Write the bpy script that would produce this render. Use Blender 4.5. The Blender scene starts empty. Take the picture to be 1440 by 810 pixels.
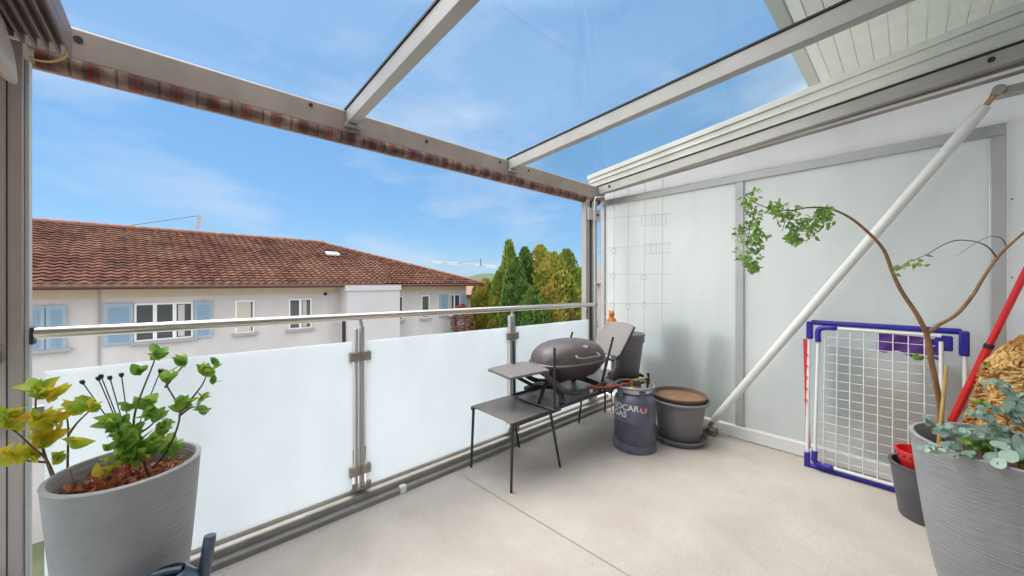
import bpy, math, random
from mathutils import Vector, Matrix, noise
random.seed(7)
R_ = math.radians
S = bpy.context.scene
COL = S.collection

# ------------------------------------------------------------------ camera
cam_d = bpy.data.cameras.new('camera'); cam = bpy.data.objects.new('camera', cam_d); COL.objects.link(cam)
S.camera = cam
cam_d.sensor_width = 36; cam_d.lens = 511 / 1440 * 36
cam_d.shift_y = -8 / 1440; cam_d.clip_start = .02; cam_d.clip_end = 9000
cam.location = (0, 0, 1.3)
cam.rotation_euler = (math.pi / 2, 0, math.atan2(.738, .674) - math.pi / 2)

# ------------------------------------------------------------------ light
SUN_EL, SUN_DIR = 60, (-.42, .907)
w = bpy.data.worlds.new('World'); S.world = w; w.use_nodes = True
nt = w.node_tree; bg = nt.nodes['Background']; bg.inputs[1].default_value = .11
sky = nt.nodes.new('ShaderNodeTexSky'); sky.sky_type = 'NISHITA'; sky.sun_disc = False
sky.sun_elevation = R_(SUN_EL); sky.sun_rotation = math.atan2(SUN_DIR[0], SUN_DIR[1]) % (2 * math.pi)
sky.altitude = 400; sky.air_density = 1.0; sky.dust_density = .4; sky.ozone_density = 2.2
tc = nt.nodes.new('ShaderNodeTexCoord')
mp = nt.nodes.new('ShaderNodeMapping'); mp.inputs['Scale'].default_value = (1.0, 1.0, 2.6)
nz = nt.nodes.new('ShaderNodeTexNoise'); nz.inputs['Scale'].default_value = 3.1; nz.inputs['Detail'].default_value = 7
nz.inputs['Roughness'].default_value = .52; nz.inputs['Distortion'].default_value = .08
rp = nt.nodes.new('ShaderNodeValToRGB')
rp.color_ramp.elements[0].position = .49; rp.color_ramp.elements[0].color = (0, 0, 0, 1)
rp.color_ramp.elements[1].position = .84; rp.color_ramp.elements[1].color = (.75, .75, .75, 1)
mx = nt.nodes.new('ShaderNodeMix'); mx.data_type = 'RGBA'; mx.inputs[7].default_value = (3.3, 3.7, 4.3, 1)
nt.links.new(tc.outputs['Generated'], mp.inputs[0]); nt.links.new(mp.outputs[0], nz.inputs['Vector'])
nt.links.new(nz.outputs[0], rp.inputs[0]); nt.links.new(rp.outputs[0], mx.inputs[0])
hs = nt.nodes.new('ShaderNodeHueSaturation'); hs.inputs['Saturation'].default_value = 1.35; hs.inputs['Value'].default_value = .55
nt.links.new(sky.outputs[0], hs.inputs['Color']); hz = nt.nodes.new('ShaderNodeMix'); hz.data_type = 'RGBA'; hz.inputs[0].default_value = .6; hz.inputs[7].default_value = (1.42, 2.72, 4.5, 1)
nt.links.new(hs.outputs[0], hz.inputs[6]); nt.links.new(hz.outputs[2], mx.inputs[6]); # added fill light: unseen white glow overhead, behind and to the sides
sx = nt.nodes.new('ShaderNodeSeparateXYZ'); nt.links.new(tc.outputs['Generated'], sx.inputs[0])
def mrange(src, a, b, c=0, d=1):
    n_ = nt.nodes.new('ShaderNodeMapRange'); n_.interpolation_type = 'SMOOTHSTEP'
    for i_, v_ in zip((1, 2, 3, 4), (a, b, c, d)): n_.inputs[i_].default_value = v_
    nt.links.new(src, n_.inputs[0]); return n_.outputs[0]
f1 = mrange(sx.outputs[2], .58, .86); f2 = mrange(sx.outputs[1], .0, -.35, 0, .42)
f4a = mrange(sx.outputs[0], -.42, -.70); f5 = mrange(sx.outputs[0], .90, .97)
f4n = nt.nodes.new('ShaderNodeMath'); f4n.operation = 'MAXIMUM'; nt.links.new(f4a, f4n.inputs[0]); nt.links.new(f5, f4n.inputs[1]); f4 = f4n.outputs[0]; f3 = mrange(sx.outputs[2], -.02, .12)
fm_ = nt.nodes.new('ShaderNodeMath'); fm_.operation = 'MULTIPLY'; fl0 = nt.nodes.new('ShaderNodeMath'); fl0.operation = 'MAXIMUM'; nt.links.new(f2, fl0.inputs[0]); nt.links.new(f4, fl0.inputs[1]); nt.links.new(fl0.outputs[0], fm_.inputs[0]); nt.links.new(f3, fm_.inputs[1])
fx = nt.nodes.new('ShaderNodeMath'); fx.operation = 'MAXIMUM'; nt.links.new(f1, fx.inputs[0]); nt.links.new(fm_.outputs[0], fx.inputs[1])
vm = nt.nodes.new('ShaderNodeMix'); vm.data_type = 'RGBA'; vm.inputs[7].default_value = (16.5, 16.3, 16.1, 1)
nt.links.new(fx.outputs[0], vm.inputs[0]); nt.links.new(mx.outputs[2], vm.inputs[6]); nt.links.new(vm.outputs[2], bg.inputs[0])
sd = bpy.data.lights.new('sun', 'SUN'); sd.energy = 1.35; sd.angle = R_(40); sd.color = (1, .95, .88)
so = bpy.data.objects.new('sun', sd); COL.objects.link(so)
sv = Vector((SUN_DIR[0] * math.cos(R_(SUN_EL)), SUN_DIR[1] * math.cos(R_(SUN_EL)), math.sin(R_(SUN_EL))))
so.rotation_euler = sv.to_track_quat('Z', 'Y').to_euler(); so.location = (0, -5, 20)
S.view_settings.view_transform = 'Standard'; S.view_settings.look = 'None'
S.view_settings.exposure = 1.0; S.view_settings.gamma = 1
S.render.engine = 'CYCLES'
S.cycles.max_bounces = 10; S.cycles.diffuse_bounces = 5; S.cycles.transparent_max_bounces = 12

# ------------------------------------------------------------------ projection helpers (pixel of the photograph -> point of the place)
FW, RT = (.674, .738), (.738, -.674)
def ray(u, v):
    r = (u - 720) / 511
    return Vector((FW[0] + r * RT[0], FW[1] + r * RT[1], (397 - v) / 511))
def at(u, v, t): return Vector((0, 0, 1.3)) + ray(u, v) * t
def onX(u, v, X): d = ray(u, v); return Vector((0, 0, 1.3)) + d * (X / d.x)
def onY(u, v, Y): d = ray(u, v); return Vector((0, 0, 1.3)) + d * (Y / d.y)
def onZ(u, v, z): d = ray(u, v); return Vector((0, 0, 1.3)) + d * ((z - 1.3) / d.z)

# ------------------------------------------------------------------ mesh helpers
ORIG = {}
class MB:
    def __init__(s): s.v = []; s.f = []; s.uv = {}
    def add(s, vs, fs):
        b = len(s.v); s.v += [Vector(p) for p in vs]; s.f += [tuple(i + b for i in f) for f in fs]; return s
    def box(s, x0, x1, y0, y1, z0, z1):
        if x1 < x0: x0, x1 = x1, x0
        if y1 < y0: y0, y1 = y1, y0
        if z1 < z0: z0, z1 = z1, z0
        return s.add([(x0,y0,z0),(x1,y0,z0),(x1,y1,z0),(x0,y1,z0),(x0,y0,z1),(x1,y0,z1),(x1,y1,z1),(x0,y1,z1)],
                     [(0,3,2,1),(4,5,6,7),(0,1,5,4),(1,2,6,5),(2,3,7,6),(3,0,4,7)])
    def sbox(s, x0, x1, y0, y1, zf0, zf1):
        # box whose bottom / top heights are functions of y
        vs = [(x0,y0,zf0(y0)),(x1,y0,zf0(y0)),(x1,y1,zf0(y1)),(x0,y1,zf0(y1)),(x0,y0,zf1(y0)),(x1,y0,zf1(y0)),(x1,y1,zf1(y1)),(x0,y1,zf1(y1))]
        return s.add(vs, [(0,3,2,1),(4,5,6,7),(0,1,5,4),(1,2,6,5),(2,3,7,6),(3,0,4,7)])
    def obox(s, c, size, rot):
        m = rot.to_matrix() if not isinstance(rot, Matrix) else rot
        h = Vector(size) / 2; vs = []
        for z in (-1, 1):
            for x, y in ((-1,-1),(1,-1),(1,1),(-1,1)): vs.append(Vector(c) + m @ Vector((x*h.x, y*h.y, z*h.z)))
        return s.add(vs, [(0,3,2,1),(4,5,6,7),(0,1,5,4),(1,2,6,5),(2,3,7,6),(3,0,4,7)])
    def tube(s, pts, r, seg=10, cap=True):
        pts = [Vector(p) for p in pts]; n = len(pts)
        rs = r if isinstance(r, (list, tuple)) else [r] * n
        T = []
        for i in range(n):
            a = pts[max(i-1, 0)]; b = pts[min(i+1, n-1)]; d = b - a
            T.append(d.normalized() if d.length > 1e-9 else Vector((0,0,1)))
        up = Vector((0,0,1)) if abs(T[0].z) < .9 else Vector((1,0,0))
        x = T[0].cross(up).normalized(); vs = []
        for i in range(n):
            x = (x - T[i] * x.dot(T[i])).normalized(); y = T[i].cross(x)
            for k in range(seg):
                a = 2 * math.pi * k / seg; vs.append(pts[i] + (x * math.cos(a) + y * math.sin(a)) * rs[i])
        fs = [(i*seg+k, i*seg+(k+1) % seg, (i+1)*seg+(k+1) % seg, (i+1)*seg+k) for i in range(n-1) for k in range(seg)]
        if cap: fs += [tuple(reversed(range(seg))), tuple(range((n-1)*seg, n*seg))]
        return s.add(vs, fs)
    def lathe(s, prof, c=(0,0,0), seg=48, sx=1, sy=1, tilt=None, closed=False):
        vs = []; n = len(prof)
        for r, z in prof:
            for k in range(seg):
                a = 2*math.pi*k/seg; p = Vector((r*math.cos(a)*sx, r*math.sin(a)*sy, z))
                if tilt is not None: p = tilt @ p
                vs.append(p + Vector(c))
        fs = [(i*seg+k, i*seg+(k+1) % seg, (i+1)*seg+(k+1) % seg, (i+1)*seg+k) for i in range(n-1) for k in range(seg)]
        if closed: fs += [tuple(reversed(range(seg))), tuple(range((n-1)*seg, n*seg))]
        return s.add(vs, fs)
    def leaf(s, p, d, up, L, W, fold=.25, curl=.2, n=4):
        d = d.normalized(); sd_ = d.cross(up)
        if sd_.length < 1e-4: sd_ = d.cross(Vector((1, .3, .2)))
        sd_.normalize(); u = sd_.cross(d).normalized(); vs = []
        for i in range(n + 1):
            t = i / n; wd = W * .5 * math.sin(math.pi * (t ** .8 * .93 + .05)) if 0 < i < n else W * .03
            c = p + d * L * t - u * curl * L * t * t
            vs += [c + sd_ * wd + u * fold * wd, c, c - sd_ * wd + u * fold * wd]
        fs = []
        for i in range(n): a = i*3; fs += [(a, a+1, a+4, a+3), (a+1, a+2, a+5, a+4)]
        return s.add(vs, fs)
    def disc(s, c, nrm, r, seg=9, up=Vector((0,0,1)), e=1.0):
        n = nrm.normalized(); x = n.cross(up)
        if x.length < 1e-3: x = n.cross(Vector((1,0,0)))
        x.normalize(); y = n.cross(x)
        vs = [c + (x*math.cos(2*math.pi*k/seg)*e + y*math.sin(2*math.pi*k/seg)) * r * (1 + .06 * math.sin(k*2.3)) for k in range(seg)] + [c - n * r * .15]
        return s.add(vs, [(k, (k+1) % seg, seg) for k in range(seg)])
    def build(s, name, m, parent=None, smooth=False, bevel=0, local=False, mods=None, seg=2):
        me = bpy.data.meshes.new(name)
        off = Vector((0,0,0)) if (local or parent is None) else ORIG.get(parent.name, Vector((0,0,0)))
        me.from_pydata([p - off for p in s.v], [], s.f)
        me.materials.append(m)
        if smooth: me.polygons.foreach_set('use_smooth', [True] * len(me.polygons))
        me.update()
        o = bpy.data.objects.new(name, me); COL.objects.link(o)
        if parent: o.parent = parent; ORIG[o.name] = off
        if bevel:
            b = o.modifiers.new('bevel', 'BEVEL'); b.width = bevel; b.segments = seg; b.limit_method = 'ANGLE'; b.angle_limit = R_(35)
            me.polygons.foreach_set('use_smooth', [True] * len(me.polygons))
            me.set_sharp_from_angle(angle=R_(35)) if hasattr(me, 'set_sharp_from_angle') else None
        elif smooth:
            me.set_sharp_from_angle(angle=R_(50)) if hasattr(me, 'set_sharp_from_angle') else None
        return o

def tag(o, label=None, cat=None, group=None, kind=None):
    if label: o['label'] = label
    if cat: o['category'] = cat
    if group: o['group'] = group
    if kind: o['kind'] = kind
    return o
def empty(name, loc, label, cat, group=None, rz=0):
    o = bpy.data.objects.new(name, None); COL.objects.link(o); o.location = loc; o.rotation_euler.z = rz
    o.empty_display_size = .1
    ORIG[o.name] = Vector(loc); return tag(o, label, cat, group)
def copy_tree(o, parent=None):
    c = o.copy(); COL.objects.link(c)
    if parent: c.parent = parent
    for ch in [k for k in bpy.data.objects if k.parent == o]: copy_tree(ch, c)
    return c
def bez(pts, n=6):
    pts = [Vector(p) for p in pts]; out = []
    for i in range(len(pts) - 1):
        p0 = pts[max(i-1, 0)]; p1 = pts[i]; p2 = pts[i+1]; p3 = pts[min(i+2, len(pts)-1)]
        for k in range(n):
            t = k / n
            out.append(.5 * ((2*p1) + (p2-p0)*t + (2*p0-5*p1+4*p2-p3)*t*t + (3*p1-p0-3*p2+p3)*t**3))
    return out + [pts[-1]]
def lerp(a, b, n): return [a + (b - a) * i / (n - 1) for i in range(n)]
def rv(): return Vector((random.gauss(0,1), random.gauss(0,1), random.gauss(0,1))).normalized()

# ------------------------------------------------------------------ materials
def mat(name, col, rough=.5, metal=0, var=None, vscale=4, vdet=5, bump=0, bscale=60, spec=.5, coords='Object', stretch=None, ramp=(.35, .65), coat=0, var3=None, rvar=0):
    m = bpy.data.materials.new(name); m.use_nodes = True; t = m.node_tree; b = t.nodes['Principled BSDF']
    b.inputs['Base Color'].default_value = (*col, 1); b.inputs['Roughness'].default_value = rough
    b.inputs['Metallic'].default_value = metal; b.inputs['Specular IOR Level'].default_value = spec
    if coat: b.inputs['Coat Weight'].default_value = coat; b.inputs['Coat Roughness'].default_value = .15
    c = t.nodes.new('ShaderNodeTexCoord'); vec = c.outputs[coords]
    if stretch:
        mpn = t.nodes.new('ShaderNodeMapping'); mpn.inputs['Scale'].default_value = stretch
        t.links.new(vec, mpn.inputs[0]); vec = mpn.outputs[0]
    if var:
        n = t.nodes.new('ShaderNodeTexNoise'); n.inputs['Scale'].default_value = vscale; n.inputs['Detail'].default_value = vdet
        n.inputs['Roughness'].default_value = .6
        r = t.nodes.new('ShaderNodeValToRGB'); e = r.color_ramp.elements
        e[0].position = ramp[0]; e[0].color = (*col, 1); e[1].position = ramp[1]; e[1].color = (*var, 1)
        if var3: x = e.new((ramp[1] + 1) / 2); x.color = (*var3, 1)
        t.links.new(vec, n.inputs['Vector']); t.links.new(n.outputs[0], r.inputs[0]); t.links.new(r.outputs[0], b.inputs['Base Color'])
        if rvar:
            mr = t.nodes.new('ShaderNodeMapRange'); mr.inputs[3].default_value = rough - rvar; mr.inputs[4].default_value = rough + rvar
            t.links.new(n.outputs[0], mr.inputs[0]); t.links.new(mr.outputs[0], b.inputs['Roughness'])
    if bump:
        n2 = t.nodes.new('ShaderNodeTexNoise'); n2.inputs['Scale'].default_value = bscale; n2.inputs['Detail'].default_value = 4
        bn = t.nodes.new('ShaderNodeBump'); bn.inputs['Strength'].default_value = bump; bn.inputs['Distance'].default_value = .01
        t.links.new(vec, n2.inputs['Vector']); t.links.new(n2.outputs[0], bn.inputs['Height']); t.links.new(bn.outputs[0], b.inputs['Normal'])
    return m
def nodes(m): return m.node_tree, m.node_tree.nodes['Principled BSDF']

def frosted(name, col, trans=.5, rough=.35):
    m = mat(name, col, rough, var=tuple(k * .90 for k in col), vscale=1.6, vdet=9, stretch=(1.3, 1.3, .55), ramp=(.42, .78), rvar=.08); t, b = nodes(m)
    tr = t.nodes.new('ShaderNodeBsdfTranslucent'); t.links.new(b.inputs['Base Color'].links[0].from_socket, tr.inputs[0])
    ms = t.nodes.new('ShaderNodeMixShader'); ms.inputs[0].default_value = trans
    t.links.new(b.outputs[0], ms.inputs[1]); t.links.new(tr.outputs[0], ms.inputs[2])
    t.links.new(ms.outputs[0], t.nodes['Material Output'].inputs[0]); return m
def leafmat(name, a, b_, c_=None, vs=9, trans=.35, rough=.5):
    m = mat(name, a, rough, var=b_, vscale=vs, vdet=3, var3=c_, ramp=(.38, .58)); t, b = nodes(m)
    src = b.inputs['Base Color'].links[0].from_socket
    tr = t.nodes.new('ShaderNodeBsdfTranslucent'); t.links.new(src, tr.inputs[0])
    ms = t.nodes.new('ShaderNodeMixShader'); ms.inputs[0].default_value = trans
    t.links.new(b.outputs[0], ms.inputs[1]); t.links.new(tr.outputs[0], ms.inputs[2])
    t.links.new(ms.outputs[0], t.nodes['Material Output'].inputs[0]); return m

M = {}
M['alu'] = mat('alu_painted', (.33, .315, .30), .45, .2, var=(.41, .39, .375), vscale=3, bump=.03, bscale=200)
M['alu_light'] = mat('alu_light', (.43, .435, .45), .4, .2, var=(.50, .50, .51), vscale=2)
M['alu_beige'] = mat('alu_beige', (.27, .21, .18), .5, .1, var=(.38, .315, .28), vscale=2.2, vdet=10, bump=.03, bscale=120)
M['white_metal'] = mat('white_metal', (.72, .72, .70), .4, 0, var=(.78, .775, .76), vscale=2, rvar=.08)
M['white_panel'] = mat('white_panel', (.74, .735, .72), .5, 0, var=(.80, .795, .78), vscale=1.2)
M['steel'] = mat('brushed_steel', (.62, .575, .52), .3, 1, var=(.66, .62, .57), vscale=6, stretch=(.3, 4, 4), rvar=.03)
M['clamp'] = mat('clamp_steel', (.34, .29, .24), .42, .8, var=(.42, .37, .31), vscale=30)
M['gasket'] = mat('black_rubber', (.012, .012, .014), .6)
M['frost_rail'] = frosted('frosted_rail_glass', (.91, .95, .965), .68)
M['frost_wall'] = frosted('frosted_wall_glass', (.905, .918, .90), .70, .22)
M['stucco'] = mat('white_stucco', (.68, .67, .65), .85, var=(.74, .73, .71), vscale=3, bump=.25, bscale=260)
M['top_white'] = frosted('white_opal_panel', (.95, .945, .93), .85, .4)
M['soffit'] = mat('soffit_boards', (.66, .66, .64), .6, var=(.72, .72, .69), vscale=3)
M['black_metal'] = mat('black_powdercoat', (.035, .042, .05), .45, .2)
M['tabletop'] = mat('tabletop', (.13, .115, .11), .36, .1, var=(.25, .215, .195), vscale=7, vdet=7, rvar=.12, bump=.03)
M['grill_lid'] = mat('grill_lid', (.105, .085, .09), .42, .3, var=(.14, .118, .12), vscale=6, bump=.03, bscale=300)
M['grill_dark'] = mat('grill_dark', (.05, .04, .043), .4, .1, var=(.07, .058, .06), vscale=20)
M['tray'] = mat('grill_tray', (.20, .175, .175), .5, 0, bump=.1, bscale=500)
M['plastic_grey'] = mat('grey_plastic', (.17, .165, .18), .5, 0, var=(.20, .195, .21), vscale=6, rvar=.06)
M['plastic_black'] = mat('black_plastic', (.02, .02, .024), .45)
M['bottle'] = mat('gas_bottle_paint', (.095, .10, .145), .36, .15, var=(.14, .145, .195), vscale=9, rvar=.1, bump=.05, bscale=40)
M['bottle_top'] = mat('gas_bottle_top', (.33, .33, .34), .4, .3, var=(.24, .24, .25), vscale=12)
M['brass'] = mat('brass', (.62, .40, .20), .3, .9, var=(.5, .32, .16), vscale=40)
M['white_ink'] = mat('white_ink', (.8, .8, .8), .5)
M['red_ink'] = mat('red_ink', (.65, .04, .04), .5)
M['red_hose'] = mat('red_hose', (.55, .055, .03), .4)
M['terracotta'] = mat('rusty_soil', (.33, .19, .11), .85, var=(.23, .12, .07), vscale=8, bump=.4, bscale=60)
M['soil'] = mat('dark_soil', (.05, .028, .018), .95, var=(.12, .05, .03), vscale=25, bump=.8, bscale=80)
M['drain_blue'] = mat('blue_plastic', (.022, .017, .27), .35, 0, var=(.03, .022, .33), vscale=5)
M['white_plastic'] = mat('white_plastic', (.80, .80, .79), .35)
M['red_plastic'] = mat('red_plastic', (.70, .02, .025), .3, 0, coat=.3)
M['purple'] = mat('purple_cloth', (.12, .045, .26), .9, var=(.16, .07, .32), vscale=12, bump=.4, bscale=50)
M['yarn'] = mat('mustard_yarn', (.42, .19, .045), .95, var=(.78, .50, .20), vscale=7, ramp=(.40,.55), bump=.5, bscale=160)
M['navy'] = mat('navy_plastic', (.035, .055, .10), .3, 0, var=(.06, .085, .14), vscale=7, coat=.3)
M['orange'] = mat('orange_plastic', (.72, .22, .02), .4)
M['bamboo'] = mat('bamboo', (.55, .32, .09), .55, var=(.66, .42, .15), vscale=30, stretch=(1, 1, .2))
M['bark'] = mat('brown_bark', (.26, .125, .05), .75, var=(.38, .21, .10), vscale=25, stretch=(1, 1, .3), bump=.5, bscale=90)
M['twig'] = mat('dark_twig', (.11, .065, .055), .75, var=(.19, .12, .09), vscale=40, bump=.3)
M['redstem'] = mat('reddish_stem', (.33, .10, .035), .6, var=(.45, .18, .06), vscale=30)
M['cord'] = mat('yellow_cord', (.55, .42, .14), .8)
M['wire'] = mat('pale_wire', (.50, .50, .49), .5)
M['leaf_yellow'] = leafmat('yellow_green_leaf', (.32, .48, .04), (.68, .58, .04), (.80, .30, .03), vs=13, trans=.45)
M['leaf_green'] = leafmat('green_leaf', (.15, .33, .035), (.32, .48, .07), (.50, .52, .06), vs=18)
M['leaf_euc'] = leafmat('eucalyptus_green', (.13, .24, .08), (.30, .46, .08), (.48, .58, .13), vs=22)
M['leaf_silver'] = leafmat('eucalyptus_silver', (.33, .50, .43), (.52, .66, .56), (.36, .50, .24), vs=9, trans=.25)
M['litter'] = leafmat('dry_litter', (.50, .13, .04), (.34, .09, .03), (.72, .42, .24), vs=22, trans=.15)

# glazing: clear pane with faint dirt
def pane_mat(name, tint, dirt, dcol, dscale=1.5, base=.03, grad=False):
    m = bpy.data.materials.new(name); m.use_nodes = True; t = m.node_tree; t.nodes.remove(t.nodes['Principled BSDF'])
    tp = t.nodes.new('ShaderNodeBsdfTransparent'); tp.inputs[0].default_value = (*tint, 1)
    gl = t.nodes.new('ShaderNodeBsdfGlossy'); gl.inputs['Roughness'].default_value = .03
    fr = t.nodes.new('ShaderNodeFresnel'); fr.inputs[0].default_value = 1.45
    fm = t.nodes.new('ShaderNodeMath'); fm.operation = 'MULTIPLY'; fm.inputs[1].default_value = .05
    ms = t.nodes.new('ShaderNodeMixShader'); t.links.new(fr.outputs[0], fm.inputs[0]); t.links.new(fm.outputs[0], ms.inputs[0])
    t.links.new(tp.outputs[0], ms.inputs[1]); t.links.new(gl.outputs[0], ms.inputs[2])
    df = t.nodes.new('ShaderNodeBsdfTranslucent'); df.inputs[0].default_value = (*dcol, 1)
    tcn = t.nodes.new('ShaderNodeTexCoord'); n = t.nodes.new('ShaderNodeTexNoise'); n.inputs['Scale'].default_value = dscale; n.inputs['Detail'].default_value = 6
    mr = t.nodes.new('ShaderNodeMapRange'); mr.inputs[1].default_value = .35; mr.inputs[2].default_value = .75
    mr.inputs[3].default_value = base; mr.inputs[4].default_value = dirt
    t.links.new(tcn.outputs['Object'], n.inputs['Vector']); t.links.new(n.outputs[0], mr.inputs[0])
    m2 = t.nodes.new('ShaderNodeMixShader'); t.links.new(mr.outputs[0], m2.inputs[0])
    if grad:
        sy_ = t.nodes.new('ShaderNodeSeparateXYZ'); t.links.new(tcn.outputs['Object'], sy_.inputs[0])
        g_ = t.nodes.new('ShaderNodeMapRange'); g_.inputs[1].default_value = -1.5; g_.inputs[2].default_value = -2.7; g_.inputs[3].default_value = .0; g_.inputs[4].default_value = 1.3
        k_ = t.nodes.new('ShaderNodeMath'); k_.operation = 'MULTIPLY'; t.links.new(sy_.outputs[1], g_.inputs[0]); t.links.new(g_.outputs[0], k_.inputs[0]); t.links.new(mr.outputs[0], k_.inputs[1]); t.links.new(k_.outputs[0], m2.inputs[0])
    t.links.new(ms.outputs[0], m2.inputs[1]); t.links.new(df.outputs[0], m2.inputs[2])
    t.links.new(m2.outputs[0], t.nodes['Material Output'].inputs[0]); return m
M['pane'] = pane_mat('roof_glass', (.965, .985, .99), .03, (.8, .85, .85), .8, .015)
M['pane_dirty'] = pane_mat('roof_glass_dirty', (.955, .975, .96), .5, (.70, .71, .60), 1.2, .12, grad=True)
M['winglass'] = mat('window_glass', (.05, .065, .07), .08, 0, spec=.8)

# pot: grey composite with fine horizontal scratched ridges
m = mat('ribbed_grey_pot', (.30, .295, .30), .75, 0, var=(.36, .355, .36), vscale=5); t, b = nodes(m)
tcn = t.nodes.new('ShaderNodeTexCoord'); mp2 = t.nodes.new('ShaderNodeMapping'); mp2.inputs['Scale'].default_value = (14, 14, 150)
nn = t.nodes.new('ShaderNodeTexNoise'); nn.inputs['Scale'].default_value = 1.0; nn.inputs['Detail'].default_value = 3
bn = t.nodes.new('ShaderNodeBump'); bn.inputs['Strength'].default_value = .7; bn.inputs['Distance'].default_value = .01
t.links.new(tcn.outputs['Object'], mp2.inputs[0]); t.links.new(mp2.outputs[0], nn.inputs['Vector']); t.links.new(nn.outputs[0], bn.inputs['Height']); t.links.new(bn.outputs[0], b.inputs['Normal'])
M['pot'] = m
# concrete floor: pale with speckles, stains
m = mat('balcony_concrete', (.50, .445, .412), .75, 0, var=(.58, .525, .49), vscale=2.2, vdet=9, bump=.12, bscale=300); t, b = nodes(m)
src = b.inputs['Base Color'].links[0].from_socket
tcn = t.nodes.new('ShaderNodeTexCoord'); v = t.nodes.new('ShaderNodeTexVoronoi'); v.inputs['Scale'].default_value = 38
rr = t.nodes.new('ShaderNodeValToRGB'); rr.color_ramp.elements[0].position = .05; rr.color_ramp.elements[0].color = (.62,.6,.58,1); rr.color_ramp.elements[1].position = .12; rr.color_ramp.elements[1].color = (1,1,1,1)
mm = t.nodes.new('ShaderNodeMix'); mm.data_type = 'RGBA'; mm.blend_type = 'MULTIPLY'; mm.inputs[0].default_value = .55
n3 = t.nodes.new('ShaderNodeTexNoise'); n3.inputs['Scale'].default_value = 90; n3.inputs['Detail'].default_value = 3
r3 = t.nodes.new('ShaderNodeValToRGB'); r3.color_ramp.elements[0].position = .35; r3.color_ramp.elements[0].color = (.86,.86,.86,1); r3.color_ramp.elements[1].position = .6
m3 = t.nodes.new('ShaderNodeMix'); m3.data_type = 'RGBA'; m3.blend_type = 'MULTIPLY'; m3.inputs[0].default_value = .7
t.links.new(tcn.outputs['Object'], v.inputs['Vector']); t.links.new(v.outputs['Distance'], rr.inputs[0]); t.links.new(src, mm.inputs[6]); t.links.new(rr.outputs[0], mm.inputs[7])
t.links.new(tcn.outputs['Object'], n3.inputs['Vector']); t.links.new(n3.outputs[0], r3.inputs[0]); t.links.new(mm.outputs[2], m3.inputs[6]); t.links.new(r3.outputs[0], m3.inputs[7])
n6 = t.nodes.new('ShaderNodeTexNoise'); n6.inputs['Scale'].default_value = 1.1; n6.inputs['Detail'].default_value = 10; n6.inputs['Roughness'].default_value = .68; n6.inputs['Distortion'].default_value = .8
r6 = t.nodes.new('ShaderNodeValToRGB'); r6.color_ramp.elements[0].position = .40; r6.color_ramp.elements[0].color = (.80,.77,.73,1); r6.color_ramp.elements[1].position = .56
m6 = t.nodes.new('ShaderNodeMix'); m6.data_type = 'RGBA'; m6.blend_type = 'MULTIPLY'; m6.inputs[0].default_value = .38
t.links.new(tcn.outputs['Object'], n6.inputs['Vector']); t.links.new(n6.outputs[0], r6.inputs[0]); t.links.new(m3.outputs[2], m6.inputs[6]); t.links.new(r6.outputs[0], m6.inputs[7])
t.links.new(m6.outputs[2], b.inputs['Base Color']); M['floor'] = m
M['kerb'] = mat('kerb_metal', (.40, .375, .345), .6, .1, var=(.30, .28, .26), vscale=6, vdet=8, bump=.1)
M['kerb_white'] = mat('kerb_white', (.66, .62, .57), .7, 0, var=(.50, .45, .39), vscale=5, vdet=8)
M['gutter'] = mat('gutter_grey', (.23, .22, .215), .55, .2, var=(.29, .28, .27), vscale=5, vdet=8)

# awning fabric: stripes along X
m = mat('striped_awning_fabric', (.4, .3, .2), .9); t, b = nodes(m)
tcn = t.nodes.new('ShaderNodeTexCoord'); sp = t.nodes.new('ShaderNodeSeparateXYZ'); t.links.new(tcn.outputs['Object'], sp.inputs[0])
mu = t.nodes.new('ShaderNodeMath'); mu.operation = 'MULTIPLY'; mu.inputs[1].default_value = 1 / .125
fr = t.nodes.new('ShaderNodeMath'); fr.operation = 'FRACT'
rr = t.nodes.new('ShaderNodeValToRGB'); rr.color_ramp.interpolation = 'CONSTANT'
els = [(0, (.25, .165, .125)), (.22, (.12, .07, .06)), (.30, (.26, .175, .135)), (.52, (.16, .09, .075)), (.66, (.27, .035, .03)), (.74, (.15, .085, .07)), (.84, (.22, .045, .04)), (.88, (.23, .15, .115))]
e = rr.color_ramp.elements; e[0].color = (*els[0][1], 1); e[1].position = els[1][0]; e[1].color = (*els[1][1], 1)
for p, c in els[2:]: x = e.new(p); x.color = (*c, 1)
t.links.new(sp.outputs[0], mu.inputs[0]); t.links.new(mu.outputs[0], fr.inputs[0]); t.links.new(fr.outputs[0], rr.inputs[0])
n = t.nodes.new('ShaderNodeTexNoise'); n.inputs['Scale'].default_value = 11; n.inputs['Detail'].default_value = 6
r2 = t.nodes.new('ShaderNodeValToRGB'); r2.color_ramp.elements[0].position = .44; r2.color_ramp.elements[0].color = (.34,.28,.30,1); r2.color_ramp.elements[1].position = .6
mm = t.nodes.new('ShaderNodeMix'); mm.data_type = 'RGBA'; mm.blend_type = 'MULTIPLY'; mm.inputs[0].default_value = .8
t.links.new(tcn.outputs['Object'], n.inputs['Vector']); t.links.new(n.outputs[0], r2.inputs[0]); t.links.new(rr.outputs[0], mm.inputs[6]); t.links.new(r2.outputs[0], mm.inputs[7]); t.links.new(mm.outputs[2], b.inputs['Base Color'])
M['fabric'] = m

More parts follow.
